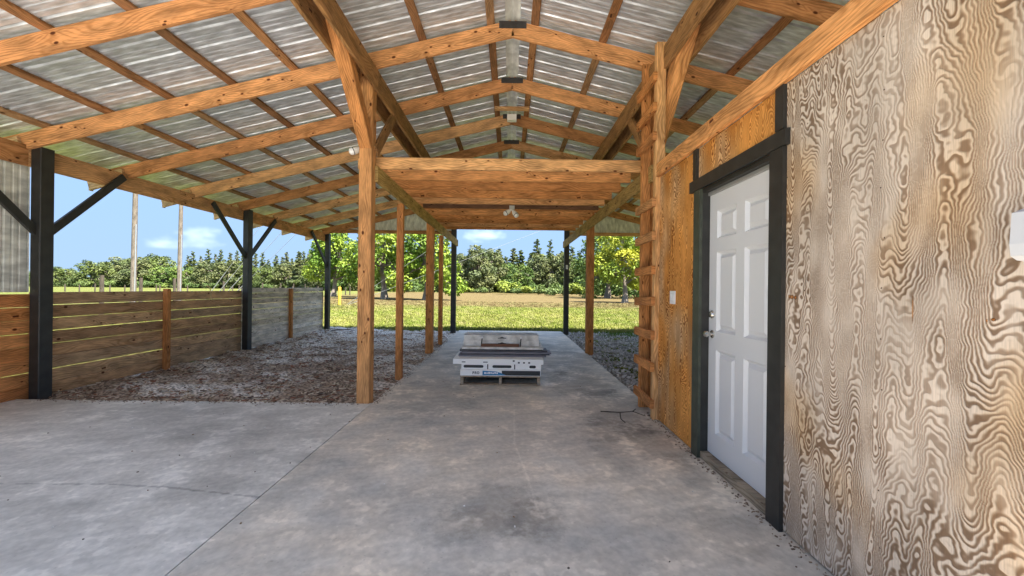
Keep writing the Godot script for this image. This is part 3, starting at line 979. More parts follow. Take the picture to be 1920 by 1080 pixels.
func make_door() -> void:
	var fr := Node3D.new()
	fr.name = "door_frame"
	barn.add_child(fr, true)
	box(fr, "trim_board", P(1.476, 0.0, 2.31), P(1.4995, 2.10, 2.195), M.dark)
	box(fr, "trim_board", P(1.476, 0.0, 3.26), P(1.4995, 2.10, 3.155), M.olive_paint)
	box(fr, "trim_board", P(1.470, 2.102, 3.33), P(1.4985, 2.19, 2.17), M.dark)
	box(fr, "jamb", P(1.5005, 0.0, 3.19), P(1.62, 2.10, 3.155), M.dark)
	box(fr, "jamb", P(1.5005, 0.0, 2.308), P(1.62, 2.10, 2.275), M.dark)
	box(fr, "jamb", P(1.5005, 2.07, 3.154), P(1.62, 2.1, 2.309), M.dark)
	box(fr, "weather_strip", P(1.54, 2.045, 3.153), P(1.62, 2.069, 2.31), M.zinc)
	box(fr, "threshold", P(1.50, 0.004, 3.153), P(1.62, 0.055, 2.31), M.pallet)
	var door := Node3D.new()
	door.name = "door"
	barn.add_child(door, true)
	# leaf with six pressed panels
	var d0 := 2.312
	var d1 := 3.150
	var y0 := 0.06
	var y1 := 2.043
	var xf := 1.556
	var f := Faces.new()
	var w := d1 - d0
	var ys := [y0, 0.23, 0.86, 1.00, 1.60, 1.70, 1.91, y1]
	var dd := [d0, d0 + 0.11, d0 + w / 2 - 0.05, d0 + w / 2 + 0.05, d1 - 0.11, d1]
	for j in 7:
		for i in 5:
			if j % 2 == 1 and i % 2 == 1: continue
			f.quad(P(xf, ys[j], dd[i]), P(xf, ys[j + 1], dd[i]), P(xf, ys[j + 1], dd[i + 1]), P(xf, ys[j], dd[i + 1]))
	f.box(P(xf + 0.026, y0, d1), P(xf + 0.05, y1, d0))
	# edge faces
	f.quad(P(xf, y0, d1), P(xf, y1, d1), P(xf + 0.026, y1, d1), P(xf + 0.026, y0, d1))
	inst("leaf", f.mesh(), M.white, door)
	for j in [1, 3, 5]:
		for i in [1, 3]:
			var a: float = dd[i]
			var b: float = dd[i + 1]
			var lo: float = ys[j]
			var hi: float = ys[j + 1]
			var g := Faces.new()
			# bevels in, then up to a raised field
			var levels := [[0.0, 0.0], [0.018, 0.024], [0.026, 0.024], [0.052, 0.004]]
			for q in 3:
				var e: Array = levels[q]
				var h: Array = levels[q + 1]
				var o := [P(xf + e[1], lo + e[0], a + e[0]), P(xf + e[1], hi - e[0], a + e[0]), P(xf + e[1], hi - e[0], b - e[0]), P(xf + e[1], lo + e[0], b - e[0])]
				var n := [P(xf + h[1], lo + h[0], a + h[0]), P(xf + h[1], hi - h[0], a + h[0]), P(xf + h[1], hi - h[0], b - h[0]), P(xf + h[1], lo + h[0], b - h[0])]
				for c in 4:
					var c2 := (c + 1) % 4
					g.quad(o[c], o[c2], n[c2], n[c])
			g.quad(P(xf + 0.004, lo + 0.052, a + 0.052), P(xf + 0.004, hi - 0.052, a + 0.052), P(xf + 0.004, hi - 0.052, b - 0.052), P(xf + 0.004, lo + 0.052, b - 0.052))
			inst("panel", g.mesh(), M.white, door)
	# knob, its rose and the dead bolt
	var kn := lathe([[0.0, 0.031], [0.006, 0.031], [0.009, 0.026], [0.012, 0.012], [0.034, 0.011], [0.040, 0.022], [0.050, 0.027], [0.060, 0.025], [0.066, 0.016], [0.068, 0.0]], 16)
	var o1 := inst("knob", kn, M.chrome, door)
	o1.position = P(xf, 0.975, d1 - 0.06)
	var db := lathe([[0.0, 0.030], [0.010, 0.030], [0.014, 0.026], [0.024, 0.023], [0.026, 0.0]], 16)
	var o2 := inst("deadbolt", db, M.chrome, door)
	o2.position = P(xf, 1.125, d1 - 0.06)

# profile [outwards, radius] turned round -x
func lathe(pr: Array, sides: int) -> ArrayMesh:
	var f := Faces.new()
	for k in pr.size() - 1:
		for j in sides:
			var a := TAU * j / sides
			var b := TAU * (j + 1) / sides
			var p := func(q, t): return Vector3(-q[0], cos(t) * q[1], sin(t) * q[1])
			f.quad(p.call(pr[k], b), p.call(pr[k], a), p.call(pr[k + 1], a), p.call(pr[k + 1], b))
	return f.mesh()

# ------------------------------------------------------------------ things in the barn
func make_ladder() -> void:
	var o := thing("ladder", P(1.5, 0, 4.3), "rough timber ladder nailed up beside the plywood room", "ladder")
	var at := o.position
	beam(o, "rail", P(1.500, 0.0, 4.10) - at, P(1.500, 3.80, 4.09) - at, 0.095, 0.075, M.pine[2], Vector3.BACK)
	beam(o, "rail", P(1.505, 0.0, 4.52) - at, P(1.505, 3.82, 4.52) - at, 0.10, 0.055, M.pine[1], Vector3.BACK)
	for y in [0.17, 0.535, 0.86, 1.185, 1.515, 1.85, 2.19, 2.85, 3.14, 3.45]:
		beam(o, "rung", P(1.430, y + rng.randf_range(-0.01, 0.01), 4.03) - at, P(1.430, y + rng.randf_range(-0.012, 0.012), 4.57) - at, 0.040, 0.088, M.post)

func letters(text: String, size: float, m: Material, parent: Node, called: String) -> MeshInstance3D:
	var t := TextMesh.new()
	t.text = text
	t.font_size = 32
	t.pixel_size = size / 32.0
	t.depth = 0.0015
	var font := SystemFont.new()
	font.font_names = PackedStringArray(["Droid Sans"])
	font.font_weight = 700
	t.font = font
	return inst(called, t, m, parent)

func make_pallet() -> void:
	var o := thing("pallet", P(-0.115, 0, 5.95), "grey wooden pallet on the concrete under the stacked cartons", "pallet")
	var at := o.position
	for x in [-0.63, -0.115, 0.40]:
		beam(o, "stringer", P(x, 0.062, 5.42) - at, P(x, 0.062, 6.50) - at, 0.038, 0.09, M.pallet)
	for d in [5.47, 5.95, 6.45]:
		beam(o, "bottom_board", P(-0.655, 0.0085, d) - at, P(0.425, 0.0085, d) - at, 0.10, 0.017, M.pallet)
	for k in 7:
		var d := 5.465 + 0.164 * k
		beam(o, "deck_board", P(-0.655, 0.1165, d) - at, P(0.425, 0.1165, d) - at, 0.11 if k else 0.085, 0.018, M.pallet)
	# the lowest carton: white, with black and blue print
	var a := thing("flat_carton", P(-0.115, 0.1265, 5.95), "flat white carton with black end and blue printed stripe, lowest on the pallet", "carton")
	box(a, "case", Vector3(-0.54, 0.0, -0.48), Vector3(0.545, 0.079, 0.52), M.carton)
	box(a, "print", Vector3(0.02, 0.006, 0.5205), Vector3(0.535, 0.070, 0.5225), M.carton_black)
	var f := Faces.new()
	var sw := [Vector2(-0.24, 0.008), Vector2(0.08, 0.008), Vector2(0.0, 0.042), Vector2(-0.06, 0.060), Vector2(-0.24, 0.068)]
	for k in range(1, 4): f.tri(Vector3(sw[0].x, sw[0].y, 0.5235), Vector3(sw[k].x, sw[k].y, 0.5235), Vector3(sw[k + 1].x, sw[k + 1].y, 0.5235))
	inst("print", f.mesh(), M.blue, a)
	for k in 7:
		box(a, "print", Vector3(-0.215 + 0.027 * k, 0.026 + 0.003 * (k % 2), 0.5240), Vector3(-0.196 + 0.027 * k, 0.052 - 0.004 * ((k + 1) % 3), 0.5252), M.carton)
	var t := letters("PRO", 0.05, M.carton_black, a, "lettering")
	t.position = Vector3(-0.33, 0.038, 0.521)
	# second carton with its hand holes
	var b := thing("flat_carton", P(-0.105, 0.2075, 5.97), "flat white carton with three dark hand holes, second on the pallet", "carton")
	box(b, "case", Vector3(-0.54, 0.0, -0.47), Vector3(0.54, 0.066, 0.50), M.carton)
	for q in [[-0.51, -0.24], [-0.12, 0.14], [0.38, 0.47]]:
		var h := Faces.new()
		var r := 0.019
		var pts := []
		for s in 9: pts.append(Vector2(q[1] - r + cos(-PI / 2 + PI * s / 8) * r, 0.036 + sin(-PI / 2 + PI * s / 8) * r))
		for s in 9: pts.append(Vector2(q[0] + r + cos(PI / 2 + PI * s / 8) * r, 0.036 + sin(PI / 2 + PI * s / 8) * r))
		for s in range(1, pts.size() - 1): h.tri(Vector3(pts[0].x, pts[0].y, 0.5015), Vector3(pts[s].x, pts[s].y, 0.5015), Vector3(pts[s + 1].x, pts[s + 1].y, 0.5015))
		inst("hand_hole", h.mesh(), M.carton_black, b)
	for x in [-0.19, 0.175]: box(b, "strap", Vector3(x, 0.0, 0.5005), Vector3(x + 0.014, 0.066, 0.504), M.black)
	# the wide white sheet carton over it
	var c := thing("wide_carton", P(-0.15, 0.275, 6.0), "wide white carton with small printed marks, overhanging the pallet", "carton")
	box(c, "case", Vector3(-0.61, 0.0, -0.5), Vector3(0.615, 0.068, 0.535), M.carton)
	for q in [[-0.49, 0.05], [-0.2, 0.06]]: box(c, "print", Vector3(q[0], 0.022, 0.5355), Vector3(q[0] + q[1], 0.034, 0.5365), M.carton_black)
	for q in [[0.20, 0.045], [0.27, 0.022], [0.34, 0.022], [0.41, 0.022]]: box(c, "print", Vector3(q[0], q[1] - 0.008, 0.5355), Vector3(q[0] + 0.026, q[1] + 0.012, 0.5365), M.carton_black)
	# dark planks laid across
	for k in 4:
		var y := 0.3445 + 0.0215 * k
		var dx: float = [-0.02, 0.03, 0.05, 0.0][k]
		var pz: float = [0.0, 0.02, 0.0, 0.04][k]
		var l := beam(null, "dark_plank", P(-0.70 + dx * 0.6, y + 0.0105, 5.80 + pz), P(0.54 + dx, y + 0.0105, 5.80 + pz), 0.28, 0.021, M.slate if k % 2 else M.slate_pale, Vector3.UP, 0.004)
		tag(l, ["dark grey composite plank resting on the wide white carton, lowest of four", "dark grey composite plank, second from the bottom of four on the cartons", "dark grey composite plank, third from the bottom and sticking out right", "dark grey composite plank, topmost of four under the pale cartons"][k], "plank")
	var e := thing("thin_carton", P(-0.12, 0.4315, 6.05), "thin pale carton with dark underside, between dark planks and grey cartons", "carton")
	box(e, "case", Vector3(-0.55, 0.012, -0.45), Vector3(0.60, 0.040, 0.36), M.carton2)
	box(e, "print", Vector3(-0.545, 0.0, -0.44), Vector3(0.585, 0.0115, 0.35), M.carton_black)
	var g := thing("brown_strip", P(-0.1, 0.4725, 5.74), "thin brown wooden strip lying in front of the grey cartons", "strip")
	box(g, "stick", Vector3(-0.30, 0.0, -0.03), Vector3(0.24, 0.04, 0.0), M.brown_strip)
	for k in 2:
		var q := thing("grey_carton", P(-0.115, 0.4725 + 0.0785 * k, 6.28), ["long pale grey carton with a dark emblem, lower of the top two", "long pale grey carton with a dark emblem, topmost of the stack"][k], "carton")
		box(q, "case", Vector3(-0.545 + 0.01 * k, 0.0, 0.04 + 0.06 * k), Vector3(0.545 - 0.01 * k, 0.078, 0.46), M.carton2)
		var h := Faces.new()
		for tri in [[Vector2(-0.055, 0), Vector2(0.055, 0), Vector2(0.0, 0.022)], [Vector2(-0.06, -0.004), Vector2(0.06, -0.004), Vector2(0.06, 0.006)], [Vector2(-0.06, -0.004), Vector2(0.06, 0.006), Vector2(-0.06, 0.006)]]:
			h.tri(Vector3(tri[0].x + 0.01, tri[0].y + 0.033, 0.4610), Vector3(tri[1].x + 0.01, tri[1].y + 0.033, 0.4610), Vector3(tri[2].x + 0.01, tri[2].y + 0.033, 0.4610))
		inst("emblem", h.mesh(), M.carton_black, q)
	for k in 2:
		var x: float = [-0.40, 0.155][k]
		var q := thing("stake", P(x, 0.4725, 5.76), ["thin dark stake with white tip standing left of the brown strip", "thin dark stake with white tip standing right of the brown strip"][k], "stake")
		inst("shaft", tube([Vector3(0, 0, 0), Vector3(0.012, 0.115, 0)], [0.008, 0.008], 6).mesh(), M.black, q)
		inst("tip", tube([Vector3(0.012, 0.1155, 0), Vector3(0.014, 0.14, 0)], [0.009, 0.007], 6).mesh(), M.plastic, q)

func make_fittings() -> void:
	# switch on the plywood beside the ladder
	var s := thing("light_switch", P(1.4995, 1.24, 3.71), "white double light switch plate on the golden plywood by the ladder", "switch")
	box(s, "plate", Vector3(-0.006, -0.06, -0.058), Vector3(0.0, 0.06, 0.058), M.plastic)
	for z in [-0.024, 0.024]: box(s, "rocker", Vector3(-0.011, -0.033, z - 0.016), Vector3(-0.0065, 0.033, z + 0.016), M.plastic)
	# weather cover at the edge of the picture
	M.cover = mat(lin(0.55, 0.57, 0.60), 0.35)
	var c := thing("outlet_cover", P(1.4995, 1.48, 1.105), "white plastic outlet cover on the weathered plywood", "cover")
	box(c, "base", Vector3(-0.012, -0.085, -0.065), Vector3(0.0, 0.085, 0.065), M.cover)
	var f := Faces.new()
	var pr := [[0.0, 0.0], [-0.028, 0.004], [-0.046, 0.016], [-0.050, 0.05], [-0.044, 0.14], [0.0, 0.158]]
	for k in pr.size() - 1:
		var a: Array = pr[k]
		var b: Array = pr[k + 1]
		f.quad(Vector3(a[0] - 0.0125, a[1] - 0.078, -0.058), Vector3(a[0] - 0.0125, a[1] - 0.078, 0.058), Vector3(b[0] - 0.0125, b[1] - 0.078, 0.058), Vector3(b[0] - 0.0125, b[1] - 0.078, -0.058))
	for z in [-0.058, 0.058]:
		for k in range(1, pr.size() - 1):
			var q := [Vector3(-0.0125, -0.078, z), Vector3(pr[k][0] - 0.0125, pr[k][1] - 0.078, z), Vector3(pr[k + 1][0] - 0.0125, pr[k + 1][1] - 0.078, z)]
			if z < 0: f.tri(q[0], q[1], q[2])
			else: f.tri(q[0], q[2], q[1])
	inst("hood", f.mesh(), M.cover, c)
	# twin floodlight heads: one by the left aisle post, one under the joists
	flood(P(-1.72, 2.93, 4.70), [Vector3(-0.10, -0.05, 0.05)], "white floodlight head on the rafter left of the front post")
	flood(P(0.02, 2.66, 6.88), [Vector3(0.07, -0.10, 0.04), Vector3(-0.06, -0.04, 0.02)], "white twin floodlight hanging under the loft joists")
	var j := thing("junction_box", P(0.0, 4.05, 6.55), "pale junction box hanging under the ridge behind the collar tie", "box")
	box(j, "case", Vector3(-0.075, -0.03, -0.05), Vector3(0.075, 0.06, 0.05), M.lamp)
	# small white box on the far right post
	var p := thing("sensor_box", P(1.66, 1.94, 11.825), "small white box fixed to the dark far right post", "box")
	box(p, "case", Vector3(-0.03, -0.06, 0.0), Vector3(0.03, 0.06, 0.03), M.plastic)
	# cord hanging over the plank wall
	var pts := []
	var rad := []
	for k in 9:
		var t := k / 8.0
		pts.append(P(-5.50 + 0.02 * sin(t * 4.0), 1.285 - 0.26 * t * t + 0.02 * sin(t * 3.0), 7.30 + 0.16 * t))
		rad.append(0.008)
	var r := inst("rope", tube(pts, rad, 6).mesh(), M.rope)
	tag(r, "short yellow rope end hanging over the plank wall", "rope")
	# fallen twig by the ladder's foot
	var tw := Faces.new()
	for br in [[P(1.05, 0.012, 4.28), P(1.16, 0.03, 4.20), P(1.30, 0.035, 4.22), P(1.40, 0.02, 4.12)], [P(1.16, 0.03, 4.20), P(1.12, 0.02, 4.02), P(1.14, 0.01, 3.94)], [P(1.05, 0.012, 4.28), P(0.98, 0.008, 4.30)], [P(1.30, 0.035, 4.22), P(1.36, 0.03, 4.32)]]:
		var rr := []
		for k in br.size(): rr.append(0.006 - 0.001 * k)
		tube(br, rr, 5, Color.WHITE, tw)
	tag(inst("twig", tw.mesh(), M.twig), "dark forked twig lying on the slab at the ladder's foot", "twig")
	# stray dead branch at the dirt's far edge
	var tb := tube([P(-5.0, 0.05, 11.3), P(-4.8, 0.09, 11.25), P(-4.5, 0.10, 11.3), P(-4.35, 0.06, 11.35)], [0.012, 0.014, 0.011, 0.006], 5)
	tag(inst("dead_branch", tb.mesh(), M.twig), "curved dead branch on the dirt near the far eave post", "branch")

func flood(at: Vector3, aims: Array, label: String) -> void:
	var o := thing("floodlight", at, label, "lamp")
	box(o, "mounting_box", Vector3(-0.045, -0.01, -0.03), Vector3(0.045, 0.05, 0.03), M.zinc)
	for a in aims:
		var d: Vector3 = a.normalized()
		var p0 := Vector3(0, -0.012, 0)
		var h := inst("lamp_head", tube([p0, p0 + d * 0.05, p0 + d * 0.055, p0 + d * 0.12], [0.016, 0.02, 0.034, 0.044], 12).mesh(), M.lamp, o)
		var ring := inst("collar", tube([p0 + d * 0.1205, p0 + d * 0.128], [0.046, 0.046], 12).mesh(), M.black, h)
		var b := inst("bulb", tube([p0 + d * 0.1285, p0 + d * 0.15, p0 + d * 0.165, p0 + d * 0.172], [0.042, 0.040, 0.028, 0.008], 12).mesh(), M.plastic, h)

# ------------------------------------------------------------------ beyond the barn
func pole(x: float, d: float, top: float, r: float, label: String, lean := 0.0) -> void:
	var o := thing("utility_pole", P(x, -0.06, d), label, "pole")
	var pts := []
	var rad := []
	for k in 7:
		var t := k / 6.0
		pts.append(Vector3(lean * t * top, t * top, 0))
		rad.append(r * (1.0 - 0.3 * t))
	inst("shaft", tube(pts, rad, 12).mesh(), M.pole, o)
	var c := []
	for k in 4: c.append(Vector3(lean * k * 1.6 + r * 0.98, 0.1 + k * 1.6, r * 0.45))
	inst("side_tube", tube(c, [0.03, 0.03, 0.03, 0.03], 6).mesh(), M.zinc, o)  # thin pale tube up the right side of the shaft

func wire(a: Vector3, b: Vector3, r: float, m: Material, called: String, label: String, group := "") -> void:
	var o := thing(called, a, label, "wire", group)
	var pts := []
	var rad := []
	for k in 7:
		var t := k / 6.0
		pts.append((b - a) * t)
		rad.append(r)
	inst("strand", tube(pts, rad, 5).mesh(), m, o)
	inst("guard", tube([(b - a) * 0.005, (b - a).normalized() * 2.6], [r * 1.7, r * 1.7], 6).mesh(), M.wire, o)

func make_far_things() -> void:
	pole(-22.4, 24.0, 11.5, 0.15, "grey wooden utility pole nearest the big dark eave post", 0.012)
	pole(-23.6, 28.8, 11.5, 0.145, "grey wooden utility pole right of the other, above the plank stud", 0.012)
	pole(-8.7, 24.0, 13.4, 0.14, "tall wooden utility pole behind the front aisle post")
	pole(14.2, 28.7, 18.6, 0.16, "tall wooden utility pole behind the plywood room")
	var names := ["leftmost of four steep guy wires rising behind the plank wall", "second from the left of four steep guy wires behind the plank wall", "third from the left of four steep guy wires behind the plank wall", "rightmost of four steep guy wires behind the plank wall"]
	for k in 4:
		wire(P(-18.6 + 0.42 * k, -0.06, 24.2), P(-8.7, 13.2 - 1.6 * k, 24.0), 0.012, M.wire, "guy_wire", names[k], "steep guy wires")
	wire(P(-11.7, -0.06, 28.8), P(14.2, 17.6, 28.7), 0.009, M.wire, "guy_wire", "upper long guy wire rising right behind the aisle posts", "long guy wires")
	wire(P(-11.7, -0.06, 29.0), P(14.2, 10.2, 28.7), 0.009, M.wire, "guy_wire", "lower long guy wire rising right behind the aisle posts", "long guy wires")
	var y := thing("marker_post", P(-12.1, -0.06, 28.7), "yellow marker post on the grass by the guy wires", "post")
	inst("shaft", tube([Vector3.ZERO, Vector3(0, 1.25, 0)], [0.10, 0.10], 10).mesh(), M.yellow, y)
	inst("cap", tube([Vector3(0, 1.251, 0), Vector3(0, 1.29, 0), Vector3(0, 1.31, 0)], [0.105, 0.10, 0.03], 10).mesh(), M.yellow, y)
	# pasture fence: tall weathered posts in a line away from the barn, and a far row
	var near := [[-17.8, 17.6, 1.75], [-19.4, 21.2, 1.72], [-20.5, 24.7, 1.76], [-24.8, 35.0, 1.7], [-26.9, 41.0, 1.7], [-28.8, 47.0, 1.65], [-31.8, 56.0, 1.7], [-34.3, 64.0, 1.7], [-37.0, 73.0, 1.7]]
	for k in near.size():
		field_post(near[k][0], near[k][1], near[k][2], 0.085, "weathered round fence post in the line running away from the barn", "pasture fence posts near the barn")
	for px in [122, 149, 178, 206, 234, 293, 300, 352, 436, 448, 492, 524, 549, 577, 596, 648, 656]:
		var d := 62.0 + rng.randf_range(-1.5, 1.5)
		field_post((px - 956.0) / 757.0 * d, d, 1.25 + rng.randf_range(-0.1, 0.15), 0.09, "small dark fence post in the far pasture row", "far pasture fence posts")
	make_trees()

func field_post(x: float, d: float, h: float, r: float, label: String, group: String) -> void:
	var tilt := rng.randf_range(-0.04, 0.04)
	var o := inst("fence_post", tube([Vector3.ZERO, Vector3(tilt * 0.5, h * 0.5, 0), Vector3(tilt, h, 0)], [r, r * 0.95, r * 0.88], 8).mesh(), M.field_post)
	o.position = P(x, field_height(x, d) - 0.02, d)
	tag(o, label, "fence post", group)

# leaves spread through lobes; each lobe has one of the given tones
func crown(lobes: Array, count: int, size: float, tones: Array, droop := 0.0) -> ArrayMesh:
	var v := PackedVector3Array()
	var n := PackedVector3Array()
	var c := PackedColorArray()
	var total := 0.0
	for l in lobes: total += pow(l[1] * l[2], 1.0)
	for l in lobes:
		var m := int(count * l[1] * l[2] / total)
		var mid: Vector3 = l[0]
		var tone: Color = tones[rng.randi() % tones.size()]
		var subs := []
		for k in 7: subs.append(Vector3(rng.randfn(), rng.randfn(), rng.randfn()).normalized())
		for k in m:
			# clumps on the lobe's shell, leaves round each clump
			var dir: Vector3 = (subs[rng.randi() % 7] + Vector3(rng.randfn(), rng.randfn(), rng.randfn()) * 0.55).normalized()
			var rr := 0.55 + 0.45 * pow(rng.randf(), 0.5) + rng.randfn() * 0.06
			var p := mid + Vector3(dir.x * l[1], dir.y * l[2], dir.z * l[1]) * rr
			var nn := (dir * 0.7 + Vector3(0, 0.5, 0) + Vector3(rng.randfn(), rng.randfn(), rng.randfn()) * 0.55).normalized()
			var a := nn.cross(Vector3(rng.randfn(), rng.randfn(), rng.randfn())).normalized()
			var b := nn.cross(a)
			var s := size * rng.randf_range(0.6, 1.3)
			var tip := p + a * s - Vector3(0, droop * s, 0)
			var e := p - a * s * 0.8
			var q := rng.randf_range(0.72, 1.28)
			var col := Color(tone.r * q, tone.g * q, tone.b * q * rng.randf_range(0.8, 1.2))
			v.append_array([e, tip, p + b * s * 0.5, e, p - b * s * 0.5, tip])
			for w in 6:
				n.append(nn)
				c.append(col)
	# wind each triangle to its normal
	for k in range(0, v.size(), 3):
		if (v[k + 1] - v[k]).cross(v[k + 2] - v[k]).dot(n[k]) > 0:
			var t := v[k + 1]
			v[k + 1] = v[k + 2]
			v[k + 2] = t
		var g := -(v[k + 1] - v[k]).cross(v[k + 2] - v[k]).normalized()
		n[k] = g
		n[k + 1] = g
		n[k + 2] = g
	var arr := []
	arr.resize(Mesh.ARRAY_MAX)
	arr[Mesh.ARRAY_VERTEX] = v
	arr[Mesh.ARRAY_NORMAL] = n
	arr[Mesh.ARRAY_COLOR] = c
	var me := ArrayMesh.new()
	me.add_surface_from_arrays(Mesh.PRIMITIVE_TRIANGLES, arr)
	return me

func trunk(h: float, r: float, limbs: Array, lean := Vector3.ZERO) -> ArrayMesh:
	var pts := []
	var rad := []
	for k in 6:
		var t := k / 5.0
		pts.append(Vector3(0, h * t, 0) + lean * t + Vector3(sin(t * 5.0), 0, cos(t * 4.0) - 1.0) * r * 0.5)
		rad.append(r * (1.0 - 0.5 * t) * (1.5 if k == 0 else 1.0))
	var f := tube(pts, rad, 9)
	for l in limbs:
		var a: Vector3 = pts[l[1]]
		var b: Vector3 = l[0]
		var m := a.lerp(b, 0.5) + Vector3(0, 0.12 * a.distance_to(b), 0)
		tube([a, m, b], [r * 0.5, r * 0.33, r * 0.1], 6, Color.WHITE, f)
	return f.mesh()

# a broad tree: lobes round a crown centre
func broad(h: float, cr: float, ch: float, base: float, n: int, leaves: int, size: float, tones: Array, sd: int, lob := 0.42, droop := 0.0) -> Array:
	rng.seed = sd
	var lobes := []
	var limbs := []
	for k in n:
		var a := k * 2.399 + rng.randf() * 0.6
		var t := (k + 0.5) / n
		var rad := cr * (0.25 + 0.55 * sqrt(rng.randf())) * (1.0 - 0.55 * pow(t, 2.0))
		var p := Vector3(cos(a) * rad, base + t * ch * 0.86, sin(a) * rad)
		var s := cr * lob * rng.randf_range(0.75, 1.2) * (1.0 - 0.25 * t)
		lobes.append([p, s, s * rng.randf_range(0.62, 0.85)])
		limbs.append([p, 2 + (k % 4)])
	return [trunk(h * 0.62, cr * 0.055 + 0.06, limbs, Vector3(rng.randf_range(-0.4, 0.4), 0, 0)), crown(lobes, leaves, size, tones, droop)]

# a tall narrow shaggy tree
func narrow(h: float, leaves: int, size: float, tones: Array, sd: int) -> Array:
	rng.seed = sd
	var lobes := []
	var limbs := []
	for k in 30:
		var t := (k + 0.5) / 30.0
		var a := k * 2.399
		var rad := h * 0.12 * (1.1 - t) * rng.randf_range(0.3, 1.3)
		var p := Vector3(cos(a) * rad, h * (0.18 + 0.82 * t), sin(a) * rad)
		var s := h * 0.062 * (1.25 - 0.85 * t) * rng.randf_range(0.6, 1.3)
		lobes.append([p, s, s * 0.7])
		if k % 2 == 0: limbs.append([p, 1 + (k / 7)])
	return [trunk(h * 0.97, h * 0.016, limbs), crown(lobes, leaves, size, tones)]

func plant(kind: Array, called: String, at: Vector3, turn: float, scale3: Vector3, label: String, category: String, group := "", m: Material = null) -> void:
	var o := thing(called, at, label, category, group)
	o.rotation.y = turn
	o.scale = scale3
	if kind[0]: inst("trunk", kind[0], M.bark, o)
	inst("crown" if kind[0] else "foliage", kind[1], M.leaf, o)

func at_px(px: float, d: float) -> Vector3:
	var x := (px - 956.0) / 757.0 * d
	return P(x, field_height(x, d) - 0.05, d)

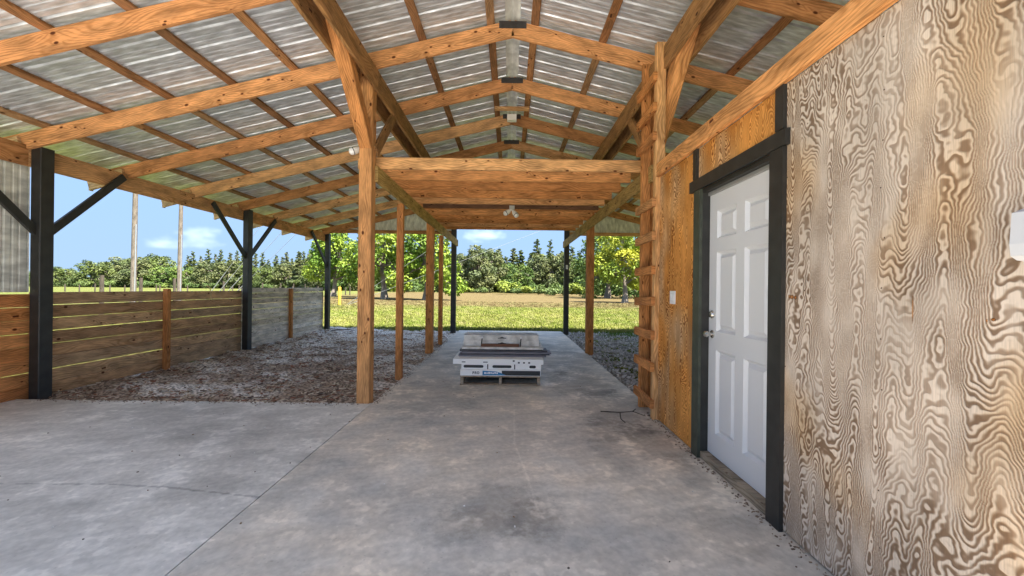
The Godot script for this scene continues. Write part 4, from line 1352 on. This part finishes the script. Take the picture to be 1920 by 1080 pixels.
func make_trees() -> void:
	var bright := [Color(0.16, 0.24, 0.028), Color(0.20, 0.27, 0.035), Color(0.11, 0.19, 0.025), Color(0.14, 0.22, 0.03)]
	var yellow := [Color(0.30, 0.30, 0.025), Color(0.24, 0.27, 0.03), Color(0.17, 0.23, 0.028)]
	var oak := [Color(0.075, 0.10, 0.030), Color(0.10, 0.135, 0.038), Color(0.06, 0.085, 0.027), Color(0.125, 0.155, 0.045)]
	var grey := [Color(0.11, 0.13, 0.055), Color(0.085, 0.11, 0.045), Color(0.135, 0.15, 0.06)]
	var lush := [Color(0.085, 0.135, 0.032), Color(0.11, 0.165, 0.038), Color(0.065, 0.11, 0.028), Color(0.14, 0.19, 0.045)]
	# the shade trees on the lawn
	var t1 := broad(8.6, 4.3, 6.6, 2.6, 17, 7600, 0.20, bright, 301, 0.40, 0.3)
	var t2 := broad(10.0, 4.6, 8.2, 2.4, 19, 9000, 0.19, bright, 302, 0.38, 0.3)
	var t3 := broad(9.5, 4.0, 8.2, 1.4, 18, 8200, 0.19, bright, 303, 0.38, 0.4)
	plant(t1, "shade_tree", P(-22.8, -0.08, 52.1), 0.4, Vector3.ONE, "bright green shade tree leftmost on the lawn, behind the yellow marker post", "tree")
	plant(t2, "shade_tree", P(-14.1, -0.08, 45.4), 1.9, Vector3.ONE, "bright green shade tree between the front aisle post and the thin post", "tree")
	plant(t3, "shade_tree", P(-9.0, -0.08, 43.2), 0.0, Vector3.ONE, "bright green shade tree with a low hanging branch, right of the thin post", "tree")
	var ty := broad(7.4, 3.5, 5.4, 2.5, 16, 7600, 0.17, yellow, 304, 0.40, 0.3)
	plant(ty, "shade_tree", P(11.5, -0.08, 40.3), 0.5, Vector3.ONE, "yellow green tree with bent pale trunk beside the ladder", "tree")
	var big := broad(13.0, 6.0, 11.5, 0.8, 22, 9000, 0.24, lush, 305, 0.40)
	plant(big, "leafy_tree", P(14.5, -0.1, 60.0), 0.0, Vector3.ONE, "large lush tree behind the brown right aisle post", "tree")
	plant(big, "leafy_tree", P(24.5, -0.1, 66.0), 2.0, Vector3(1, 0.85, 1), "large lush tree behind the yellow green tree", "tree")
	# the wood: broad trees in front, tall narrow ones above them
	var kinds := [broad(11.0, 5.6, 9.8, 0.4, 34, 9000, 0.27, oak, 311, 0.33), broad(12.0, 5.2, 10.8, 0.5, 34, 9000, 0.27, grey, 312, 0.33), broad(9.0, 5.4, 8.0, 0.3, 30, 8000, 0.26, lush, 313, 0.34), broad(8.0, 4.8, 7.0, 0.2, 28, 7000, 0.26, lush, 314, 0.34)]
	var talls := [narrow(15.5, 5000, 0.25, oak, 321), narrow(14.0, 4800, 0.25, grey, 322), narrow(13.0, 4600, 0.25, oak, 323)]
	rng.seed = 909
	var px := 596.0
	while px < 1290:
		var d := 112.0 + rng.randf_range(-8, 10) - (px - 956.0) * 0.03
		var k: int = [0, 1, 0, 2, 1, 3][rng.randi() % 6]
		var s := rng.randf_range(0.82, 1.18)
		plant(kinds[k], "oak_tree", at_px(px, d), rng.randf() * TAU, Vector3(s, s * rng.randf_range(0.9, 1.1), s), "rounded green tree in the front of the wood across the tan grass", "tree", "front trees of the wood")
		px += rng.randf_range(20, 34) * 112.0 / d
	px = 560.0
	while px < 1260:
		var d := 126.0 + rng.randf_range(0, 16)
		var s := rng.randf_range(0.86, 1.14)
		plant(talls[rng.randi() % 3], "pine_tree", at_px(px, d), rng.randf() * TAU, Vector3(s * 1.5, s * 0.98, s * 1.5), "tall narrow tree standing above the back of the wood", "tree", "tall trees of the wood")
		px += rng.randf_range(11, 23)
	plant(talls[0], "pine_tree", at_px(1031, 118), 0.3, Vector3(1.0, 1.02, 1.0), "tallest narrow tree of the wood, left of the far right post", "tree", "tall trees of the wood")
	px = 640.0
	while px < 1260:
		var d := 138.0 + rng.randf_range(0, 10)
		var s := rng.randf_range(1.1, 1.42)
		plant(kinds[rng.randi() % 3], "oak_tree", at_px(px, d), rng.randf() * TAU, Vector3(s, s * 0.95, s), "dark green tree filling the back of the wood", "tree", "back trees of the wood")
		px += rng.randf_range(20, 32)
	# the tree line beyond the left field
	px = 70.0
	while px < 640:
		var d := 150.0 + rng.randf_range(-8, 8)
		var rise := 0.62 if px < 170 else 0.95 if px < 320 else 0.82
		var s := rise * rng.randf_range(0.9, 1.3)
		var k: int = [0, 1, 2, 0][rng.randi() % 4]
		plant(kinds[k], "oak_tree", at_px(px, d), rng.randf() * TAU, Vector3(s * 1.25, s * 0.98, s * 1.25), "rounded green tree in the line beyond the left pasture", "tree", "tree line beyond the pasture")
		px += rng.randf_range(20, 34)
	for q in [[292, 1.36], [262, 1.2]]:
		plant(kinds[0], "oak_tree", at_px(q[0], 158), q[0], Vector3(1.5, q[1], 1.5), "broad domed tree rising highest in the left tree line" if q[0] > 280 else "broad tree left of the domed tree in the tree line", "tree", "tree line beyond the pasture")
	px = 352.0
	while px < 640:
		var d := 172.0 + rng.randf_range(-5, 10)
		var s := rng.randf_range(0.88, 1.12)
		plant(talls[rng.randi() % 3], "pine_tree", at_px(px, d), rng.randf() * TAU, Vector3(s * 1.1, s, s * 1.1), "tall narrow tree above the tree line beyond the pasture", "tree", "tall trees beyond the pasture")
		px += rng.randf_range(8, 17)
	# bushes along the wood's edge
	rng.seed = 515
	var bush := []
	for k in 3:
		var lobes := []
		for q in 7: lobes.append([Vector3(rng.randfn() * 0.7, 0.5 + rng.randf() * 0.7, rng.randfn() * 0.7), 0.6, 0.5])
		bush.append([null, crown(lobes, 900, 0.16, [[Color(0.22, 0.27, 0.05)], [Color(0.13, 0.18, 0.06)], [Color(0.10, 0.15, 0.05)]][k])])
	for q in [[948, 88, 0, 2.1, "large pale yellow bush before the wood, left of centre"], [993, 86, 0, 1.35, "pale yellow bush before the wood, right of centre"], [1022, 84, 1, 1.3, "grey green bush before the wood, left of the far right post"], [1038, 80, 1, 1.6, "round grey green bush touching the far right post"], [1056, 74, 1, 1.8, "large grey green bush behind the far right post"], [1087, 72, 0, 1.7, "pale green bush just right of the far right post"], [972, 90, 2, 1.2, "low dark bush between the two yellow bushes"], [1010, 86, 2, 1.2, "low dark bush right of the small yellow bush"], [905, 96, 1, 1.2, "low bush at the wood's edge left of the yellow bush"], [880, 98, 0, 1.1, "low pale bush beside the far left post"], [1140, 68, 2, 1.9, "dark bush left of the yellow green tree's trunk"], [1195, 66, 2, 2.1, "dark bush right of the yellow green tree's trunk"], [700, 98, 2, 1.6, "dark bush behind the shade trees beside the front post"], [770, 96, 2, 1.6, "dark bush behind the shade trees between two aisle posts"]]:
		plant(bush[q[2]], "bush", at_px(q[0], q[1]), q[0], Vector3(q[3], q[3] * 0.9, q[3]), q[4], "bush", "bushes along the wood")
	px = 90
	while px < 640:
		var d := 140.0 + rng.randf_range(-4, 6)
		var s := rng.randf_range(1.0, 1.8)
		plant(bush[1 + rng.randi() % 2], "bush", at_px(px, d), rng.randf() * TAU, Vector3(s, s, s), "low bush along the foot of the pasture tree line", "bush", "bushes along the pasture tree line")
		px += rng.randf_range(24, 46)

func _ready() -> void:
	rng.seed = 42
	make_view()
	make_materials()
	make_ground()
	make_barn()
	make_ladder()
	make_pallet()
	make_fittings()
	make_far_things()
